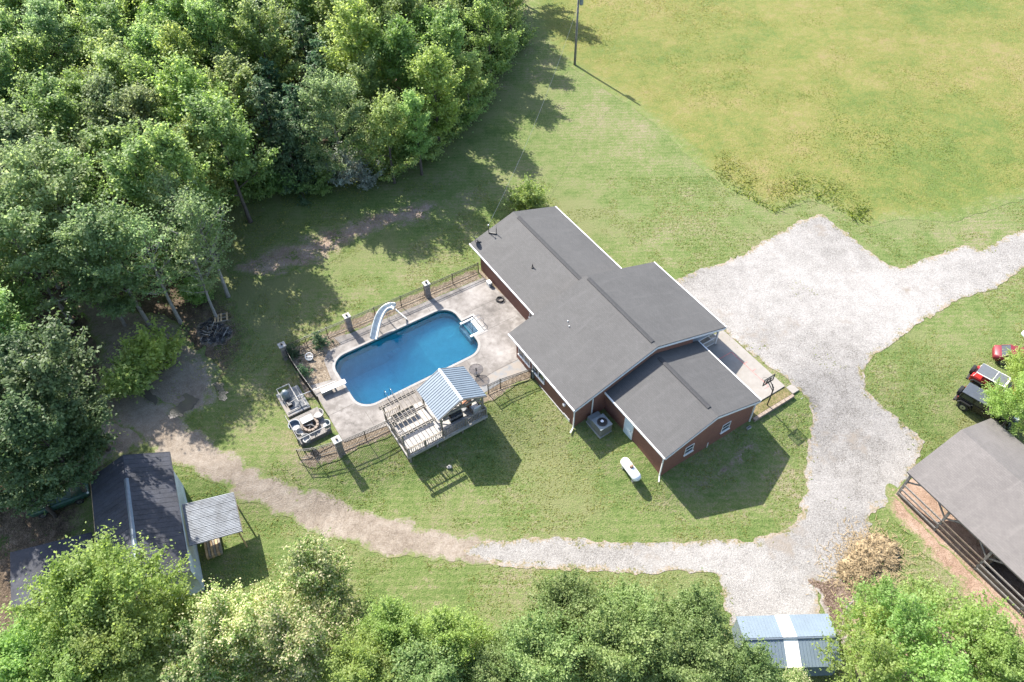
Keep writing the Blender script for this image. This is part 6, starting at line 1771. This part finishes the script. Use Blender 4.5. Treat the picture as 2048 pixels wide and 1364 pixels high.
# undergrowth of the wood: one mass of low leaves
n = 60000
P = np.stack([rs.uniform(-85, 3, n * 2), rs.uniform(12, 125, n * 2)], 1)
inn = seg_sd(P[:, 0], P[:, 1], WOOD) > -1.5
P = P[inn]
dens = vnoise(P[:, 0], P[:, 1], 3.0, 61) * .7 + vnoise(P[:, 0], P[:, 1], 1.1, 62) * .3
P = P[dens > .45][:n]; dens = dens[dens > .45][:n]
hh = (dens - .4) * 4.2 * rs.rand(len(P)) ** .6
P3 = np.stack([P[:, 0], P[:, 1], T(P[:, 0], P[:, 1]) + .05 + hh], 1)
m_ = len(P3)
ug = leaf_object('undergrowth', P3, rs.normal(size=(m_, 3)) * .5 + np.array([0, 0, .9]), rs.uniform(.22, .5, m_), rs.uniform(.15, .3, m_), .5 + .2 * rs.normal(size=m_), M['leaf_mid'], None, None, rs)
ug['kind'] = 'stuff'

# tall grass of the field and tufts along the mown edges
def blades(name, X, Y, h, mat, tint, lean=.35, w=.05):
    n = len(X); rs = np.random.RandomState(len(X) % 1000)
    z = T(X, Y)
    a = rs.rand(n) * 6.28
    wx, wy = np.cos(a) * w, np.sin(a) * w
    lx, ly = rs.normal(size=n) * lean * h, rs.normal(size=n) * lean * h
    V = np.stack([np.stack([X - wx, Y - wy, z], 1), np.stack([X + wx, Y + wy, z], 1), np.stack([X + lx, Y + ly, z + h], 1)], 1).reshape(-1, 3)
    me = bpy.data.meshes.new(name)
    me.from_pydata(V, [], np.arange(3 * n).reshape(-1, 3))
    at_ = me.attributes.new('tint', 'FLOAT', 'FACE'); at_.data.foreach_set('value', np.clip(tint, 0, 1).astype(np.float32))
    me.materials.append(mat)
    o = bpy.data.objects.new(name, me); COL.objects.link(o); o['kind'] = 'stuff'
    return o
n = 190000
X = rs.uniform(2, 85, n); Y = rs.uniform(52, 128, n)
px, py = pix(np.stack([X, Y, np.zeros(n)], 1)) if False else (None, None)
sd = seg_sd(X, Y, FIELD)
k = sd > .25
X, Y, sd = X[k], Y[k], sd[k]
v = (np.stack([X, Y, np.zeros(len(X))], 1) - EYE); w_ = v @ FWD
px = 1024 + FPX * (v @ RIGHT) / w_; py = 682 - FPX * (v @ UP) / w_
k = (px > -50) & (px < 2120) & (py > -60)
X, Y, sd = X[k], Y[k], sd[k]; px = px[k]; py = py[k]
tall = np.clip(1 - sd / 5, 0, 1) * ((px > 1430) & (px < 1740) & (py > 300))
ok_ = (tall > .02) | (rs.rand(len(X)) < .6)
X, Y, sd, tall, px, py = X[ok_], Y[ok_], sd[ok_], tall[ok_], px[ok_], py[ok_]
h = (.05 + .07 * vnoise(X, Y, 2.2, 71) + .05 * vnoise(X, Y, 9, 73)) * np.clip(sd / 3, .35, 1) + .65 * tall * vnoise(X, Y, 1.2, 72)
tint = .25 + .75 * (vnoise(X, Y, 14, 74) - .15) + .35 * (vnoise(X, Y, 3, 75) - .5) - .35 * tall + .1 * rs.normal(size=len(X)) - .12 * np.clip(1 - sd / 6, 0, 1)
blades('tall_grass', X, Y, h, M['grassblade'], tint, 1.1, .08)
n = 170000
X = rs.uniform(-30, 60, n); Y = rs.uniform(14, 70, n)
keep = np.ones(n, bool)
for nm in ('gravel_driveway', 'dirt_track', 'field'): keep &= seg_sd(X, Y, SHEETS[nm]) < -.1
keep &= seg_sd(X, Y, deck_out) < -.3
keep &= vnoise(X, Y, 1.6, 81) * .6 + vnoise(X, Y, 6, 82) * .4 > .47
for fr, (a, b, c, e) in ((HF, (-28, .1, -.1, 13.5)), (HF, (-17, -12, -16.3, -8.4)), (HF, (-24, -17.7, -23.2, -20)), (BA, (-.5, 20, -1, 10)), (HF, (-8.5, .4, 9.5, 14.0))):
    q = (X - fr.o.x) * fr.u.x + (Y - fr.o.y) * fr.u.y; r_ = (X - fr.o.x) * fr.v.x + (Y - fr.o.y) * fr.v.y
    keep &= ~((q > a) & (q < b) & (r_ > c) & (r_ < e))
X, Y = X[keep], Y[keep]
tint = .15 + .6 * vnoise(X, Y, 4, 83) + .12 * rs.normal(size=len(X))
blades('lawn_tufts', X, Y, rs.uniform(.03, .08, len(X)), M['grassblade'], tint, 1.3, .06)

n = 40000
X = rs.uniform(-5, 62, n); Y = rs.uniform(14, 62, n)
sd = seg_sd(X, Y, SHEETS['gravel_driveway'])
keep = (sd > -.3) & ((rs.rand(n) < .22 * np.clip(1 - sd / .9, 0, 1)) | ((vnoise(X, Y, 2.5, 91) > .74) & (vnoise(X, Y, 9, 92) > .5) & (rs.rand(n) < .5)))
q = (X - HF.o.x) * HF.u.x + (Y - HF.o.y) * HF.u.y; r_ = (X - HF.o.x) * HF.v.x + (Y - HF.o.y) * HF.v.y
keep &= ~((q > -29) & (q < .3) & (r_ < 14.8))
X, Y = X[keep], Y[keep]
blades('gravel_weeds', X, Y, rs.uniform(.05, .14, len(X)), M['grassblade'], .1 + .5 * rs.rand(len(X)), 1.2, .07)
